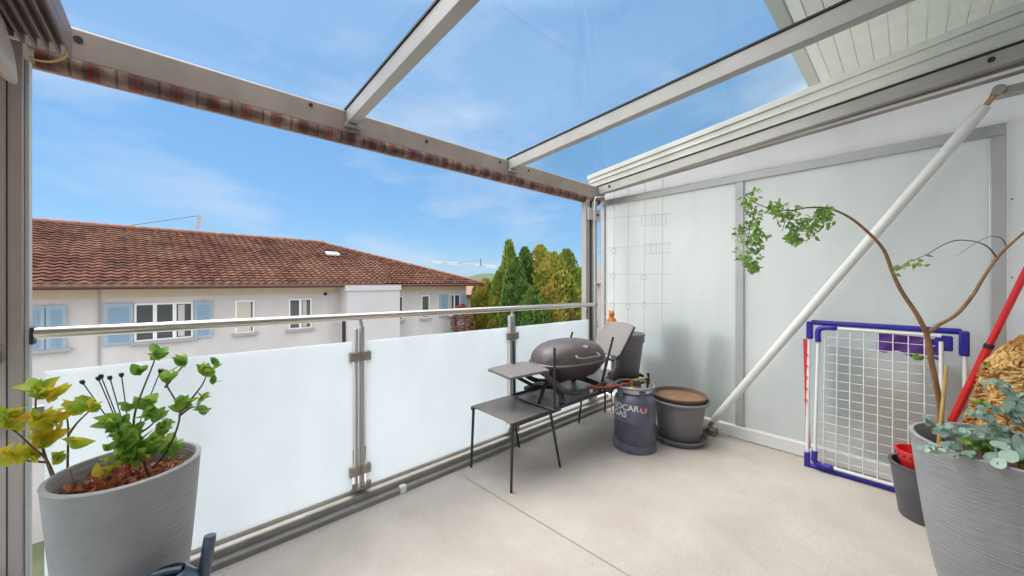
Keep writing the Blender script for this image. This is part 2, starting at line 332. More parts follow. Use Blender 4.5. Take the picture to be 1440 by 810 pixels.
# ================================================================== SETTING
GZ = -6.2
m = mat('lawn_ground', (.08, .11, .04), .95, var=(.16, .17, .10), vscale=.4, vdet=9)
g = MB(); g.add([(-3000,-3000,GZ),(3000,-3000,GZ),(3000,5000,GZ),(-3000,5000,GZ)], [(0,1,2,3)])
tag(g.build('ground', m), kind='structure')
g = MB(); g.add([(-60,1,GZ+.004),(60,1,GZ+.004),(60,14.5,GZ+.004),(-60,14.5,GZ+.004)], [(0,1,2,3)])
tag(g.build('courtyard', mat('pale_paving', (.34,.32,.30), .9, var=(.40,.38,.36), vscale=1, bump=.3)), kind='structure')
# hill
hm = mat('forest_hill', (.05, .085, .05), 1, var=(.08, .12, .06), vscale=.03, vdet=8)
g = MB(); NX, NY = 60, 8
for j in range(NY):
    for i in range(NX):
        a = R_(-12 + 100 * i / (NX-1)); D = 1500 + 150 * j
        prof = 24 + 34 * math.exp(-((math.degrees(a) - 51.5) / 3.2) ** 2) + 14 * math.exp(-((math.degrees(a) - 31) / 6) ** 2)
        h = prof * math.sin(math.pi * min(1, (j + .02) / 5.5 if j < 6 else .5)) if j < 6 else prof * .9
        h += 3.5 * noise.noise(Vector((i * .9, j * 1.3, 0))) if j else 0
        g.v.append(Vector((D * math.cos(a), D * math.sin(a), GZ - 1 + h)))
g.f = [(j*NX+i, j*NX+i+1, (j+1)*NX+i+1, (j+1)*NX+i) for j in range(NY-1) for i in range(NX-1)]
tag(g.build('hill', hm, smooth=True), kind='structure')

# balcony slab
g = MB(); g.box(-.52, 3.44, -.66, 2.107, -.22, 0)
fl = tag(g.build('balcony_floor', M['floor']), kind='structure')
g = MB(); a = onZ(648, 668, 0); b_ = onZ(905, 822, 0); dv = (b_ - a).normalized(); a = a - dv * .02; b_ = b_ + dv * .9
sd_ = Vector((-dv.y, dv.x, 0)) * .0016
g.add([a - sd_ + Vector((0,0,.003)), b_ - sd_ + Vector((0,0,.003)), b_ + sd_ + Vector((0,0,.003)), a + sd_ + Vector((0,0,.003))], [(0,1,2,3)])
tag(g.build('floor_joint', mat('joint_dark', (.33, .29, .26), .9)), kind='structure')
# kerb and gutter along the front and left
g = MB(); g.box(-.52, 3.44, 2.107, 2.150, -.22, .030); tag(g.build('gutter', M['gutter'], bevel=.006), kind='structure')
g = MB(); g.box(-.52, 3.44, 2.153, 2.200, -.22, .062); tag(g.build('kerb', M['kerb'], bevel=.006), kind='structure')
g = MB(); g.box(-.52, 3.44, 2.203, 2.330, -.24, .092); tag(g.build('kerb', M['kerb_white'], bevel=.008), kind='structure')

# ------------------------------------------------------------------ own building
own = empty('apartment_building', (1.5, -.66, GZ), 'white rendered building wall and boarded eave rising behind the balcony', 'building')
g = MB(); g.box(-9, 14, -9, -.665, GZ, 3.60); g.build('wall', M['stucco'], own)
g = MB(); g.box(3.75, 14, -.664, .1, GZ, -.4); g.box(-9, 14, -.664, .3, GZ, -.4); g.build('lower_wall', M['stucco'], own)
g = MB()
y = .60
while y > -.64:
    g.box(-9, 14, y - .112, y, 3.602, 3.63); y -= .118
g.build('soffit', M['soffit'], own, bevel=.003)
g = MB(); g.box(-9, 14, .602, .690, 3.59, 3.66); g.build('trim_board', M['white_metal'], own, bevel=.004)
g = MB(); g.box(-9, 14, .693, .80, 3.575, 3.80); g.build('gutter', mat('eave_gutter', (.33, .35, .33), .5, .2), own, bevel=.01)
g = MB(); g.add([(-9,.8,3.8),(14,.8,3.8),(14,-6,6.6),(-9,-6,6.6),(-9,-9,3.8),(14,-9,3.8)], [(0,1,2,3),(3,2,5,4),(0,3,4),(1,5,2)]); g.build('roof', mat('own_roof', (.2,.08,.05), .9), own)
g = MB(); g.box(-9, 14, -8.9, .69, 3.64, 3.79); g.build('roof_deck', M['soffit'], own)
g = MB(); g.box(.35, .42, -.66, -.60, 0, 2.25); g.box(1.65, 1.72, -.66, -.60, 0, 2.25); g.box(.42, 1.65, -.66, -.60, 2.18, 2.25); g.box(.97, 1.05, -.66, -.60, 0, 2.18)
df = g.build('balcony_door', M['white_metal'], own, bevel=.004)
g = MB(); g.box(.42, .97, -.645, -.63, .06, 2.18); g.box(1.05, 1.65, -.645, -.63, .06, 2.18); g.build('glass', M['winglass'], df)

# ------------------------------------------------------------------ opposite house
HD = Vector((.99567, .0869, 0)); HN = Vector((-.0869, .99567, 0)); OFF = 17.165
house = empty('long_house', HN * OFF, 'long pale house with brown tiled hip roof across from the balcony', 'house', rz=math.atan2(.0869, .99567))
WALL = mat('house_render', (.455, .44, .435), .9, var=(.54, .525, .52), vscale=.9, vdet=10, bump=.25, bscale=30, stretch=(1, 1, .35))
s0, s1 = -14, 14.5; EZ = 1.18
g = MB(); g.box(s0, s1, 0, 11, GZ, EZ); g.build('wall', WALL, house, local=True)
# warm boarded eave underside and fascia
g = MB(); g.box(s0 - .7, s1 + .7, -.62, .001, EZ - .06, EZ - .02); g.box(s1 + .001, s1 + .7, 0, 11.6, EZ - .06, EZ - .02)
g.build('soffit', mat('ochre_soffit', (.50, .36, .20), .8), house, local=True)
g = MB(); g.box(s0 - .7, s1 + .78, -.66, -.63, EZ - .10, EZ + .06); g.box(s1 + .72, s1 + .78, -.63, 11.6, EZ - .10, EZ + .06)
g.build('fascia', mat('red_brown_fascia', (.16, .045, .03), .7), house, local=True)
g = MB(); g.tube([(s0 - .7, -.74, EZ - .01), (s1 + .82, -.74, EZ - .03)], .065, 10); g.build('roof_gutter', mat('brown_gutter', (.11, .045, .035), .5, .3), house, smooth=True, local=True)
g = MB(); g.box(s0, s1 + .004, -.012, -.001, .80, EZ - .065); g.build('wall_top_band', mat('ochre_band', (.50, .40, .29), .9, var=(.50,.45,.40), vscale=2), house, local=True)  # thin ochre strip along the wall top below the eave
# tiled front slope
m = mat('clay_tiles', (.20, .07, .04), .85); t, b = nodes(m)
uvn = t.nodes.new('ShaderNodeUVMap'); wn = t.nodes.new('ShaderNodeTexWhiteNoise'); wn.noise_dimensions = '2D'
fl_ = t.nodes.new('ShaderNodeVectorMath'); fl_.operation = 'FLOOR'; t.links.new(uvn.outputs[0], fl_.inputs[0]); t.links.new(fl_.outputs[0], wn.inputs['Vector'])
rr = t.nodes.new('ShaderNodeValToRGB'); e = rr.color_ramp.elements
e[0].color = (.055, .022, .017, 1); e[1].color = (.135, .058, .04, 1); x = e.new(.45); x.color = (.09, .034, .025, 1); x = e.new(.8); x.color = (.115, .045, .031, 1)
t.links.new(wn.outputs[0], rr.inputs[0])
tcn = t.nodes.new('ShaderNodeTexCoord'); n = t.nodes.new('ShaderNodeTexNoise'); n.inputs['Scale'].default_value = .55; n.inputs['Detail'].default_value = 8; n.inputs['Roughness'].default_value = .7
r2 = t.nodes.new('ShaderNodeValToRGB'); r2.color_ramp.elements[0].position = .42; r2.color_ramp.elements[0].color = (0,0,0,1); r2.color_ramp.elements[1].position = .72; r2.color_ramp.elements[1].color = (.75,.75,.75,1)
mm = t.nodes.new('ShaderNodeMix'); mm.data_type = 'RGBA'; mm.inputs[7].default_value = (.20, .115, .075, 1)
t.links.new(tcn.outputs['Object'], n.inputs['Vector']); t.links.new(n.outputs[0], r2.inputs[0]); t.links.new(r2.outputs[0], mm.inputs[0]); t.links.new(rr.outputs[0], mm.inputs[6])
n5 = t.nodes.new('ShaderNodeTexNoise'); n5.inputs['Scale'].default_value = 7; n5.inputs['Detail'].default_value = 6
r5 = t.nodes.new('ShaderNodeValToRGB'); r5.color_ramp.elements[0].position = .33; r5.color_ramp.elements[0].color = (.45,.45,.42,1); r5.color_ramp.elements[1].position = .6; r5.color_ramp.elements[1].color = (1.15,1.12,1.1,1)
m5 = t.nodes.new('ShaderNodeMix'); m5.data_type = 'RGBA'; m5.blend_type = 'MULTIPLY'; m5.inputs[0].default_value = 1
t.links.new(tcn.outputs['Object'], n5.inputs['Vector']); t.links.new(n5.outputs[0], r5.inputs[0]); t.links.new(mm.outputs[2], m5.inputs[6]); t.links.new(r5.outputs[0], m5.inputs[7])
t.links.new(m5.outputs[2], b.inputs['Base Color'])
b.inputs['Specular IOR Level'].default_value = .15
TILE = m
RY0, RY1, RZ0, RZ1 = -.72, 5.2, EZ + .03, 3.58
SE = s1 + .85; SR = 7.9
rows = 23; colw = .265; sub = 6
slope = Vector((0, RY1 - RY0, RZ1 - RZ0)); SL = slope.length; sn = Vector((0, -slope.z, slope.y)).normalized(); su = slope.normalized()
xs = [s0 - .7 + i * colw / sub for i in range(int((SE - s0 + .7) / colw * sub) + 1)]
verts = []; uvs = []; prof = [(0, .055), (.02, .058), (.98, .012)]
for r in range(rows):
    jit = [random.uniform(-.006, .006) for _ in range(200)]
    for fr_, lift in prof:
        vv = (r + fr_) / rows
        lim = SE + (SR - SE) * vv
        for i, x in enumerate(xs):
            ph = (i % sub) / sub; wv = .5 + .5 * math.cos(2 * math.pi * ph)
            k = i // sub
            xx = min(x, lim)
            p = Vector((xx, RY0, RZ0)) + su * (SL * vv - (.0 if fr_ > .5 else .012 * wv + jit[k % 200])) + sn * (lift + .042 * wv ** 1.3)
            verts.append(p); uvs.append((xx / colw + .001, r + .5))
me = bpy.data.meshes.new('roof'); W = len(xs); faces = []
for r in range(rows * 3 - 1):
    for i in range(W - 1):
        a = r * W + i
        if verts[a].x >= SE + (SR - SE) * ((r // 3) / rows) - 1e-6 and verts[a+1].x == verts[a].x: continue
        faces.append((a, a + 1, a + W + 1, a + W))
nb = len(verts)
verts += [Vector((s0-.7, RY1, RZ1)), Vector((SR, RY1, RZ1)), Vector((SE, 11.8, RZ0)), Vector((s0-.7, 11.8, RZ0)), Vector((SE, RY0, RZ0)), Vector((s0-.7, RY0, RZ0))]
uvs += [(0, 0)] * 6; faces += [(nb, nb+1, nb+2, nb+3), (nb+1, nb+4, nb+2)]
me.from_pydata(verts, [], faces); uvl = me.uv_layers.new(name='UVMap')
for pl in me.polygons:
    cu = sum(uvs[i][0] for i in pl.vertices) / len(pl.vertices); cv = min(uvs[i][1] for i in pl.vertices)
    for li in pl.loop_indices: uvl.data[li].uv = (cu, cv)
me.materials.append(TILE); ro = bpy.data.objects.new('roof', me); COL.objects.link(ro); ro.parent = house
# ridge and hip caps
cap = mat('ridge_tiles', (.17, .07, .05), .9, var=(.26, .12, .08), vscale=3)
g = MB(); x = s0 - .7
while x < SR: g.tube([(x, RY1, RZ1 + .02), (x + .40, RY1, RZ1 + .035)], [.10, .115], 8); x += .38
a = Vector((SR, RY1, RZ1 + .02)); b_ = Vector((SE, RY0, RZ0 + .04)); n_ = 24
for i in range(n_): g.tube([b_ + (a-b_) * i / n_, b_ + (a-b_) * (i + 1.05) / n_], [.10, .085], 8)
g.build('ridge_cap', cap, ro, smooth=True, local=True)
# roof window
sk = Vector((7.05, 0, 0)) ; vv = .62; c = Vector((7.75, RY0, RZ0)) + su * SL * .62 + sn * .15
Mt = Matrix((Vector((1,0,0)), su, sn)).transposed()
g = MB(); g.obox(c, (.62, .36, .10), Mt); g.build('roof_window', mat('skylight', (.75, .73, .70), .3), ro, local=True, bevel=.01)
# stair block
g = MB(); g.box(6.9, 9.45, -.95, .01, GZ, EZ - .1); g.box(6.85, 9.5, -1.0, .01, EZ - .26, EZ - .02); bl = g.build('stair_block', mat('house_render_grey', (.44, .43, .445), .85, var=(.49, .475, .49), vscale=.6, bump=.1), house, local=True)
g = MB(); g.box(6.86, 6.902, -.75, -.45, -1.6, -.45); g.build('dark_opening', mat('dark_opening', (.02, .02, .02), .7), bl, local=True)
g = MB(); g.lathe([(.0, 0), (.07, .0), (.07, .06), (.0, .06)], (0, 0, 0), 12, tilt=Matrix.Rotation(R_(90), 3, 'X')); g.v = [p + Vector((6.3, -.02, .78)) for p in g.v]; g.build('wall_lamp', M['gasket'], house, local=True)
g = MB(); g.tube([(-.38, -.03, EZ - .1), (-.38, -.03, GZ)], .022, 8); g.build('downpipe', mat('grey_pipe', (.3, .3, .3), .5), house, local=True)
WF = mat('window_frame_white', (.72, .71, .69), .5); SILL = mat('window_sill', (.33, .32, .32), .8); CURT = mat('curtain', (.45, .44, .42), .9)
SH = mat('light_blue_shutter', (.25, .34, .42), .6, var=(.30, .39, .46), vscale=3); SHP = mat('shutter_slats', (.19, .30, .42), .6)
def window(x0, x1, z0, z1, n=2, shut_l=None, shut_r=None, sill=True):
    fr = MB(); f = .055
    fr.box(x0, x1, -.022, .03, z1 - f, z1); fr.box(x0, x1, -.022, .03, z0, z0 + f)
    fr.box(x0, x0 + f, -.022, .03, z0 + f, z1 - f); fr.box(x1 - f, x1, -.022, .03, z0 + f, z1 - f)
    for i in range(1, n):
        c = x0 + (x1 - x0) * i / n; fr.box(c - f * .9, c + f * .9, -.022, .03, z0 + f, z1 - f)
    wdw = fr.build('window', WF, house, local=True)
    p = MB(); p.box(x0 + .02, x1 - .02, -.006, .02, z0 + .02, z1 - .02); p.build('pane', M['winglass'], wdw, local=True)
    if n > 1 and random.random() < .7:
        c_ = MB(); i = random.randrange(n); wx = (x1 - x0) / n
        c_.box(x0 + i*wx + .09, x0 + i*wx + .09 + wx * .35, -.010, -.0065, z0 + .08, z1 - .08); c_.build('curtain', CURT, wdw, local=True)
    if sill:
        q = MB(); q.box(x0 - .1, x1 + .1, -.12, .0, z0 - .09, z0 - .005); q.build('sill', SILL, wdw, local=True)
    for sh in (shut_l, shut_r):
        if sh:
            q = MB(); q.box(sh[0], sh[1], -.062, -.004, z0 - .04, z1 + .02); so_ = q.build('shutter', SH, wdw, local=True)
            q = MB(); mw = .09
            zz = z0 + .06
            while zz < z1 - .12: q.box(sh[0] + mw, sh[1] - mw, -.072, -.058, zz, zz + .035); zz += .055
            for o in (so_,): q2 = q
            q2.build('slat_field', SHP, wdw, local=True)
window(.38, 1.84, -.66, .60, 3, (-.28, .36), (1.86, 2.36))
window(-2.1, -1.02, -.66, .60, 1, (-1.95, -1.42), (-1.40, -1.02))
window(3.05, 3.66, -.66, .60, 1)
g = MB(); g.box(3.10, 3.55, -.018, -.0075, -.60, .55); g.build('roller_blind', mat('beige_roller_blind', (.50, .46, .40), .9), house, local=True)
window(4.86, 5.74, -.68, .60, 2)
window(9.52, 10.18, -.68, .58, 2)
window(11.3, 11.82, -.68, .58, 1)
window(13.15, 14.0, -.68, .58, 2, (12.5, 13.12), (14.03, 14.45))
for x0, x1, n in ((-6.2, -4.7, 2), (-9.6, -8.2, 2), (-12.6, -11.3, 2)): window(x0, x1, -.66, .60, n)
for fl0 in (-3.5,):
    for x0, x1, n in ((-6.2, -4.7, 2), (-2.1, -1.02, 1), (.38, 1.84, 3), (3.05, 3.66, 1), (4.86, 5.74, 2), (9.52, 10.18, 2), (11.3, 11.82, 1), (12.9, 14.0, 2)):
        window(x0, x1, fl0, fl0 + 1.26, n)

# pale roller blind inside one window (beige)
# ------------------------------------------------------------------ other houses
def small_house(c, sx, sy, zt, rise, rz, label, wallc, roofc):
    o = empty('distant_house', (c[0], c[1], GZ), label, 'house', rz=rz)
    g = MB(); g.box(-sx, sx, -sy, sy, 0, zt - GZ); g.build('wall', mat('far_wall', wallc, .9, var=tuple(k*1.1 for k in wallc), vscale=.4), o, local=True)
    h = zt - GZ; e = .6
    g = MB(); g.add([(-sx-e,-sy-e,h),(sx+e,-sy-e,h),(sx+e,sy+e,h),(-sx-e,sy+e,h),(-sx*.5,0,h+rise),(sx*.5,0,h+rise)], [(0,1,5,4),(1,2,5),(2,3,4,5),(3,0,4),(3,2,1,0)])
    g.build('roof', mat('far_roof', roofc, .9, var=tuple(k*1.3 for k in roofc), vscale=.8), o, local=True)
    for k in range(4):
        g = MB(); x = -sx*.8 + k * sx * .5; g.box(x, x + 1.1, -sy - .02, -sy + .05, h - 2.4, h - 1.0); g.build('window', M['winglass'], o, local=True)
    return o
p = at(820, 385, 36); small_house((p.x + 2.5, p.y + 1), 5, 4, 1.2, 1.7, .3, 'grey roofed house half hidden behind the right thuja trees', (.4,.36,.33), (.16,.13,.12))
p = at(668, 420, 30); small_house((p.x + .3, p.y + 2.4), 3.2, 3, .35, .8, .5, 'low beige house between the long house and the thujas', (.42,.35,.26), (.20,.13,.10))

# ------------------------------------------------------------------ cranes
def lattice(g, a, b, w_, n, r=.03):
    d = (b - a); L = d.length; d.normalize(); up = Vector((0,0,1)) if abs(d.z) < .9 else Vector((1,0,0))
    x = d.cross(up).normalized() * w_ / 2; y = x.cross(d).normalized() * w_ / 2
    cs = [x + y, x - y, -x - y, -x + y]
    for c in cs: g.tube([a + c, b + c], r * 1.6, 4)
    for i in range(n):
        p, q = a + d * L * i / n, a + d * L * (i + 1) / n
        for k in range(4): g.tube([p + cs[k], q + cs[(k+1) % 4]], r, 4)
t_ = 75
CR = mat('crane_steel', (.16, .17, .18), .5, .2); CW = mat('crane_red_white', (.42, .30, .28), .5, var=(.5,.5,.5), vscale=.25, ramp=(.48,.5)); CO = mat('crane_orange', (.60, .25, .06), .5); CG = mat('crane_pale', (.46, .36, .31), .5)
c1 = empty('tower_crane', (at(275, 330, t_).x, at(275, 330, t_).y, GZ), 'dark tower crane with raised cables above the long house ridge', 'crane')
A = at(280, 303, t_); Bm = at(275, 335, t_)
g = MB(); lattice(g, Vector((Bm.x, Bm.y, GZ)), Bm, 1.4, 14, .05); g.build('mast', CO, c1)
g = MB(); lattice(g, Bm, A, .55, 5, .05); g.build('apex', CG, c1)
g = MB(); g.tube([A, at(175, 318, t_ * 1.1)], .09, 6); g.build('tie_bar', CR, c1)
g = MB(); g.tube([A, at(307, 329, t_ * .97)], .09, 6); g.build('tie_bar', CR, c1)
g = MB(); lattice(g, Bm, at(168, 330, t_ * 1.12), .9, 24, .04); lattice(g, Bm, at(309, 336, t_ * .97), .9, 8, .04); g.build('jib', CR, c1)
g = MB(); q = at(306, 331, t_ * .97); g.box(q.x - .7, q.x + .7, q.y - .5, q.y + .5, q.z - 1.2, q.z + .2); g.build('counterweight', CO, c1, bevel=.05)
t_ = 95
c2 = empty('tower_crane', (at(690, 376, t_).x, at(690, 376, t_).y, GZ), 'pale red crane jib showing just left of the thujas', 'crane')
A = at(676, 372, t_); g = MB(); lattice(g, Vector((at(718,378,t_).x, at(718,378,t_).y, GZ)), at(718, 377, t_), 1.5, 16, .06); g.build('mast', CW, c2)
g = MB(); lattice(g, at(598, 367.5, t_ * 1.25), at(720, 377, t_), .55, 44, .035); g.build('jib', CW, c2)
g = MB(); g.tube([at(676, 374, t_), at(676, 364, t_)], .18, 5); g.tube([at(676, 365, t_), at(640, 371, t_ * 1.1)], .04, 4); g.build('apex', CR, c2)

# ------------------------------------------------------------------ thujas
def thujamat(name, a, b_, c_, vs=1.6): return leafmat(name, a, b_, c_, vs=vs, trans=.2, rough=.8)
TG = thujamat('thuja_dark', (.05, .12, .02), (.11, .19, .03), (.20, .19, .03))
TO = thujamat('thuja_gold', (.15, .20, .025), (.32, .27, .04), (.50, .22, .06), 1.1)
TM = thujamat('thuja_mid', (.09, .17, .022), (.21, .25, .03), (.38, .20, .04), 1.2)
TRK = mat('trunk', (.10, .06, .04), .9, bump=.5, bscale=12)
def thuja(u, v_top, t, wpx, m, label, lean=0, n=12000, lobes=8, BL=4.2):
    tp = at(u, v_top, t); base = Vector((tp.x, tp.y, GZ)); H = tp.z - GZ; Rm = wpx / 2 / 511 * t
    o = empty('thuja_tree', base, label, 'tree', 'thujas beyond the railing')
    g = MB(); g.tube([(0,0,0), (0,0,H*.5), (0,0,H*.9)], [.16, .10, .02], 8); g.build('trunk', TRK, o, local=True, smooth=True)
    seed = Vector((u * .37, v_top * .1, 0)); tops = [(0, 0, 1.0)]
    for k in range(lobes): a = random.uniform(0, 6.28); q = Rm * random.uniform(.25, .6); tops.append((q*math.cos(a), q*math.sin(a), random.uniform(.80, .96)))
    g = MB()
    for cx, cy, hf in tops:
        n_ = int(n / len(tops) * (1.6 if hf == 1 else 1)); RR = Rm * (.75 if hf == 1 else .55)
        Ht = H * hf
        for i in range(n_):
            f = 1 - random.random() ** 1.25 * 1.0
            f = max(.30, f) if random.random() < .85 else f
            prof = RR * min(1, (1 - f) * BL + .02) ** .55
            a = random.uniform(0, 6.283); z = Ht * f
            bump = 1 + .38 * noise.noise(Vector((math.cos(a) * 1.7, math.sin(a) * 1.7, z * 1.5)) + seed + Vector((cx, cy, 0)))
            rad = prof * bump * (1 - .5 * random.random() ** 2.2) * 1.03
            p = Vector((cx * (1 - .3 * f) + rad * math.cos(a), cy * (1 - .3 * f) + rad * math.sin(a), z))
            d = Vector((math.cos(a) * .55, math.sin(a) * .55, 1)) + rv() * .35; d.normalize()
            sdv = d.cross(rv()).normalized(); L = random.uniform(.12, .30); Wd = L * random.uniform(.28, .5)
            g.add([p - d*L*.4, p + sdv*Wd, p + d*L*.7, p - sdv*Wd], [(0,1,2,3)])
    # dense inner mass so the crown is opaque
    for cx, cy, hf in tops:
        RR = Rm * (.68 if hf == 1 else .48); Ht = H * hf * .985; ns, nr = 14, 22; vs = []
        for j in range(nr + 1):
            f = j / nr; pr = RR * min(1, (1 - f) * BL + .0) ** .55 * .62
            for k in range(ns):
                a = 6.283 * k / ns; rr_ = pr * (1 + .3 * noise.noise(Vector((k*.9, f*14, 0)) + seed)) * (1 if f > .02 else .6)
                vs.append((cx * (1-.3*f) + rr_ * math.cos(a), cy * (1-.3*f) + rr_ * math.sin(a), Ht * f))
        g.add(vs, [(j*ns+k, j*ns+(k+1) % ns, (j+1)*ns+(k+1) % ns, (j+1)*ns+k) for j in range(nr) for k in range(ns)])
    g.build('crown', m, o, local=True)
thuja(683, 393, 25, 40, TO, 'short gold tinged thuja leftmost of the hedge group', BL=7)
thuja(716, 339, 23, 38, TM, 'tallest slender thuja with pointed top', BL=4)
thuja(738, 349, 24, 34, TG, 'dark green thuja behind the tallest pointed one', BL=5)
thuja(702, 382, 22.5, 32, TM, 'small green thuja in front of the tallest one', BL=5)
thuja(726, 364, 21.5, 46, TG, 'dark green conical thuja in front of the tallest one', BL=4)
thuja(760, 346, 24.5, 44, TO, 'golden brown blunt topped thuja at the back', BL=8)
thuja(777, 356, 22, 66, TO, 'widest thuja with rusty brown patches', BL=6)
thuja(797, 352, 24, 42, TM, 'green gold thuja right of the widest one', BL=8)
thuja(813, 378, 22, 48, TM, 'lower round green thuja beside the balcony corner post', BL=7)
thuja(751, 404, 20.5, 50, TG, 'low green thuja filling the foot of the group', BL=6)
thuja(668, 404, 26, 14, TO, 'slim yellowish thuja beside the house end', BL=6)
# red flowering shrub
def shrub(u, v, t, wpx, mleaf, mfl, label, n=2200):
    tp = at(u, v, t); base = Vector((tp.x, tp.y, GZ)); H = tp.z - GZ; Rm = wpx/2/511*t
    o = empty('flowering_shrub', base, label, 'shrub')
    g = MB()
    for k in range(9):
        a = random.uniform(0, 6.28); g.tube(bez([(0,0,0), (Rm*.3*math.cos(a), Rm*.3*math.sin(a), H*.5), (Rm*.85*math.cos(a), Rm*.85*math.sin(a), H*random.uniform(.8,.98))], 4), [.05]*4 + [.03]*4 + [.01], 5)
    g.build('stem', TRK, o, local=True)
    for nm, mm_, cnt in (('foliage', mleaf, n), ('flowers', mfl, n // 3)):
        g = MB()
        for i in range(cnt):
            d = rv(); p = Vector((d.x*Rm, d.y*Rm, H*.78 + d.z*H*.22)) * 1.0; q = random.uniform(.5, 1) ; p = Vector((p.x*q, p.y*q, p.z))
            g.leaf(p, rv(), Vector((0,0,1)), .12, .07, n=2)
        oo = g.build(nm, mm_, o, local=True); oo['kind'] = 'stuff'
shrub(650, 428, 20.5, 34, leafmat('shrub_leaf', (.10,.09,.05), (.16,.12,.08), (.3,.2,.18), vs=3), mat('red_flowers', (.5,.04,.05), .7), 'sparse shrub with red leaves in front of the long house end')
shrub(803, 437, 15, 18, leafmat('shrub_green', (.05,.10,.03), (.09,.14,.03), vs=3), mat('red_berries', (.5,.07,.04), .7), 'shrub with red berries low behind the balcony corner', n=1500)

# ================================================================== BALCONY STRUCTURE
# ---- canopy
def zt(y, sl): return 2.312 + sl * (2.2 - y)
can = empty('glass_canopy', (1.4, 2.2, 2.2), 'grey aluminium canopy with clear glass panes over the balcony', 'canopy')
g = MB(); g.box(-.60, 3.36, 2.20, 2.28, 2.165, 2.298); beam = g.build('front_beam', M['alu_beige'], can, bevel=.012, seg=3)
g = MB(); g.box(-.60, 3.36, 2.281, 2.34, 2.14, 2.26); g.build('gutter', M['alu'], can, bevel=.01)
SLP = {-.55: .04, .71: .045, 1.97: .06, 3.23: .095}
for x in (-.55, .71, 1.97, 3.23):
    sl = SLP[x]; wd = .055
    g = MB(); g.sbox(x, x + wd, -.64, 2.199, lambda y, s=sl: zt(y, s) - .095, lambda y, s=sl: zt(y, s) - .012)
    rf = g.build('rafter', M['alu'], can, bevel=.004)
    g = MB(); g.sbox(x - .006, x + wd + .006, -.64, 2.24, lambda y, s=sl: zt(y, s) - .011, lambda y, s=sl: zt(y, s) - .001)
    g.build('gasket', M['gasket'], rf)
    if 0 < x < 3:
        g = MB(); g.box(x - .012, x + wd + .03, 2.165, 2.198, zt(2.2, sl) - .115, zt(2.2, sl) - .096); g.build('bracket', M['alu'], rf, bevel=.002)
edges = [(-.52, .71), (.735, 1.97), (1.995, 3.23)]
sls = [(.04, .045), (.045, .06), (.06, .095)]
for i, ((x0, x1), (sa, sb)) in enumerate(zip(edges, sls)):
    g = MB(); th = .008; vs = []
    for z_ in (0, th):
        for x, s_ in ((x0, sa), (x1, sb)):
            for y in (-.64, 2.33): vs.append((x, y, zt(y, s_) + .001 + z_))
    g.add(vs, [(0,1,3,2),(4,6,7,5),(0,4,5,1),(2,3,7,6),(0,2,6,4),(1,5,7,3)])
    g.build('glass_pane', M['pane_dirty'] if i == 2 else M['pane'], can)
g = MB(); g.box(-.6, 3.36, -.664, -.60, 2.36, 2.62); g.build('wall_plate', M['alu'], can, bevel=.004)
for u, v_, s_ in ((110, 56, .013), (437, 148, .010), (600, 199, .010), (703, 228, .010), (743, 240, .009)):
    p = onY(u, v_, 2.2); g = MB(); g.lathe([(0,0),(s_,0),(s_,.004),(0,.004)], (0,0,0), 16, tilt=Matrix.Rotation(R_(90), 3, 'X')); g.v = [q + Vector((p.x, 2.199, p.z)) for q in g.v]
    g.build('bolt', M['gasket'], beam)
for u, v_ in ((857, 262), (1394, 84)):
    p = onX(u, v_, 3.229); g = MB(); g.lathe([(0,0),(.014,0),(.014,.004),(0,.004)], (0,0,0), 16, tilt=Matrix.Rotation(R_(-90), 3, 'Y')); g.v = [q + Vector((3.229, p.y, p.z)) for q in g.v]
    g.build('bolt', M['gasket'], can)
# second profile under the last rafter + parapet flashing over the wall
zb = lambda y: 2.245 + .072 * (2.3 - y)
g = MB(); g.sbox(3.29, 3.40, -.66, 2.28, zb, lambda y: zb(y) + .09); g.build('wall_beam', M['alu_beige'], can, bevel=.006)
g = MB(); g.sbox(3.285, 3.293, -.66, 2.26, lambda y: zb(y) - .012, lambda y: zb(y) + .004); g.build('drip_edge', M['white_metal'], can)
fz = lambda y: 2.49 + .115 * (2.35 - y)
g = MB(); g.sbox(3.35, 3.40, -.66, 2.40, lambda y: zt(y, .095) + .012, lambda y: fz(y) - .05); g.sbox(3.338, 3.44, -.66, 2.42, lambda y: fz(y) - .048, fz); g.sbox(3.335, 3.35, -.66, 2.40, lambda y: (fz(y) + zt(y, .095)) / 2 - .0, lambda y: (fz(y) + zt(y, .095)) / 2 + .012)
g.build('flashing', mat('flashing_beige', (.50, .485, .455), .55, .1, var=(.60, .585, .56), vscale=3, vdet=9), can, bevel=.004)

# ---- posts
def post(name, x0, x1, y0, y1, z1, label, m):
    g = MB(); g.box(x0, x1, y0, y1, .09, z1); return tag(g.build(name, m, bevel=.004), label, 'post')
M['post_left'] = mat('post_pinkish_grey', (.40, .345, .325), .5, .1, var=(.46, .40, .38), vscale=2)
lp = empty('canopy_post', (-.43, 2.18, .09), 'beige aluminium post at the left corner of the balcony', 'post')
g = MB(); g.box(-.475, -.412, 2.13, 2.198, 0, 2.16); g.build('post', M['post_left'], lp, bevel=.004)
g = MB(); g.box(-.411, -.400, 2.135, 2.17, 0, 2.10); g.build('cover_strip', mat('pale_strip', (.50,.52,.50), .5), lp, bevel=.002)
g = MB(); g.box(-.449, -.446, 2.1285, 2.13, 0, 2.16); g.build('seam', M['gasket'], lp)
cp = empty('canopy_post', (3.06, 2.22, .09), 'double aluminium post where railing meets the frosted wall', 'post')
g = MB(); g.box(3.01, 3.07, 2.19, 2.25, .09, 2.16); g.build('post', M['alu'], cp, bevel=.004)
g = MB(); g.box(3.12, 3.20, 2.19, 2.25, .09, 2.16); g.build('post', M['alu_light'], cp, bevel=.004)
g = MB(); g.box(3.072, 3.118, 2.215, 2.235, .09, 2.16); g.build('seal', M['gasket'], cp)
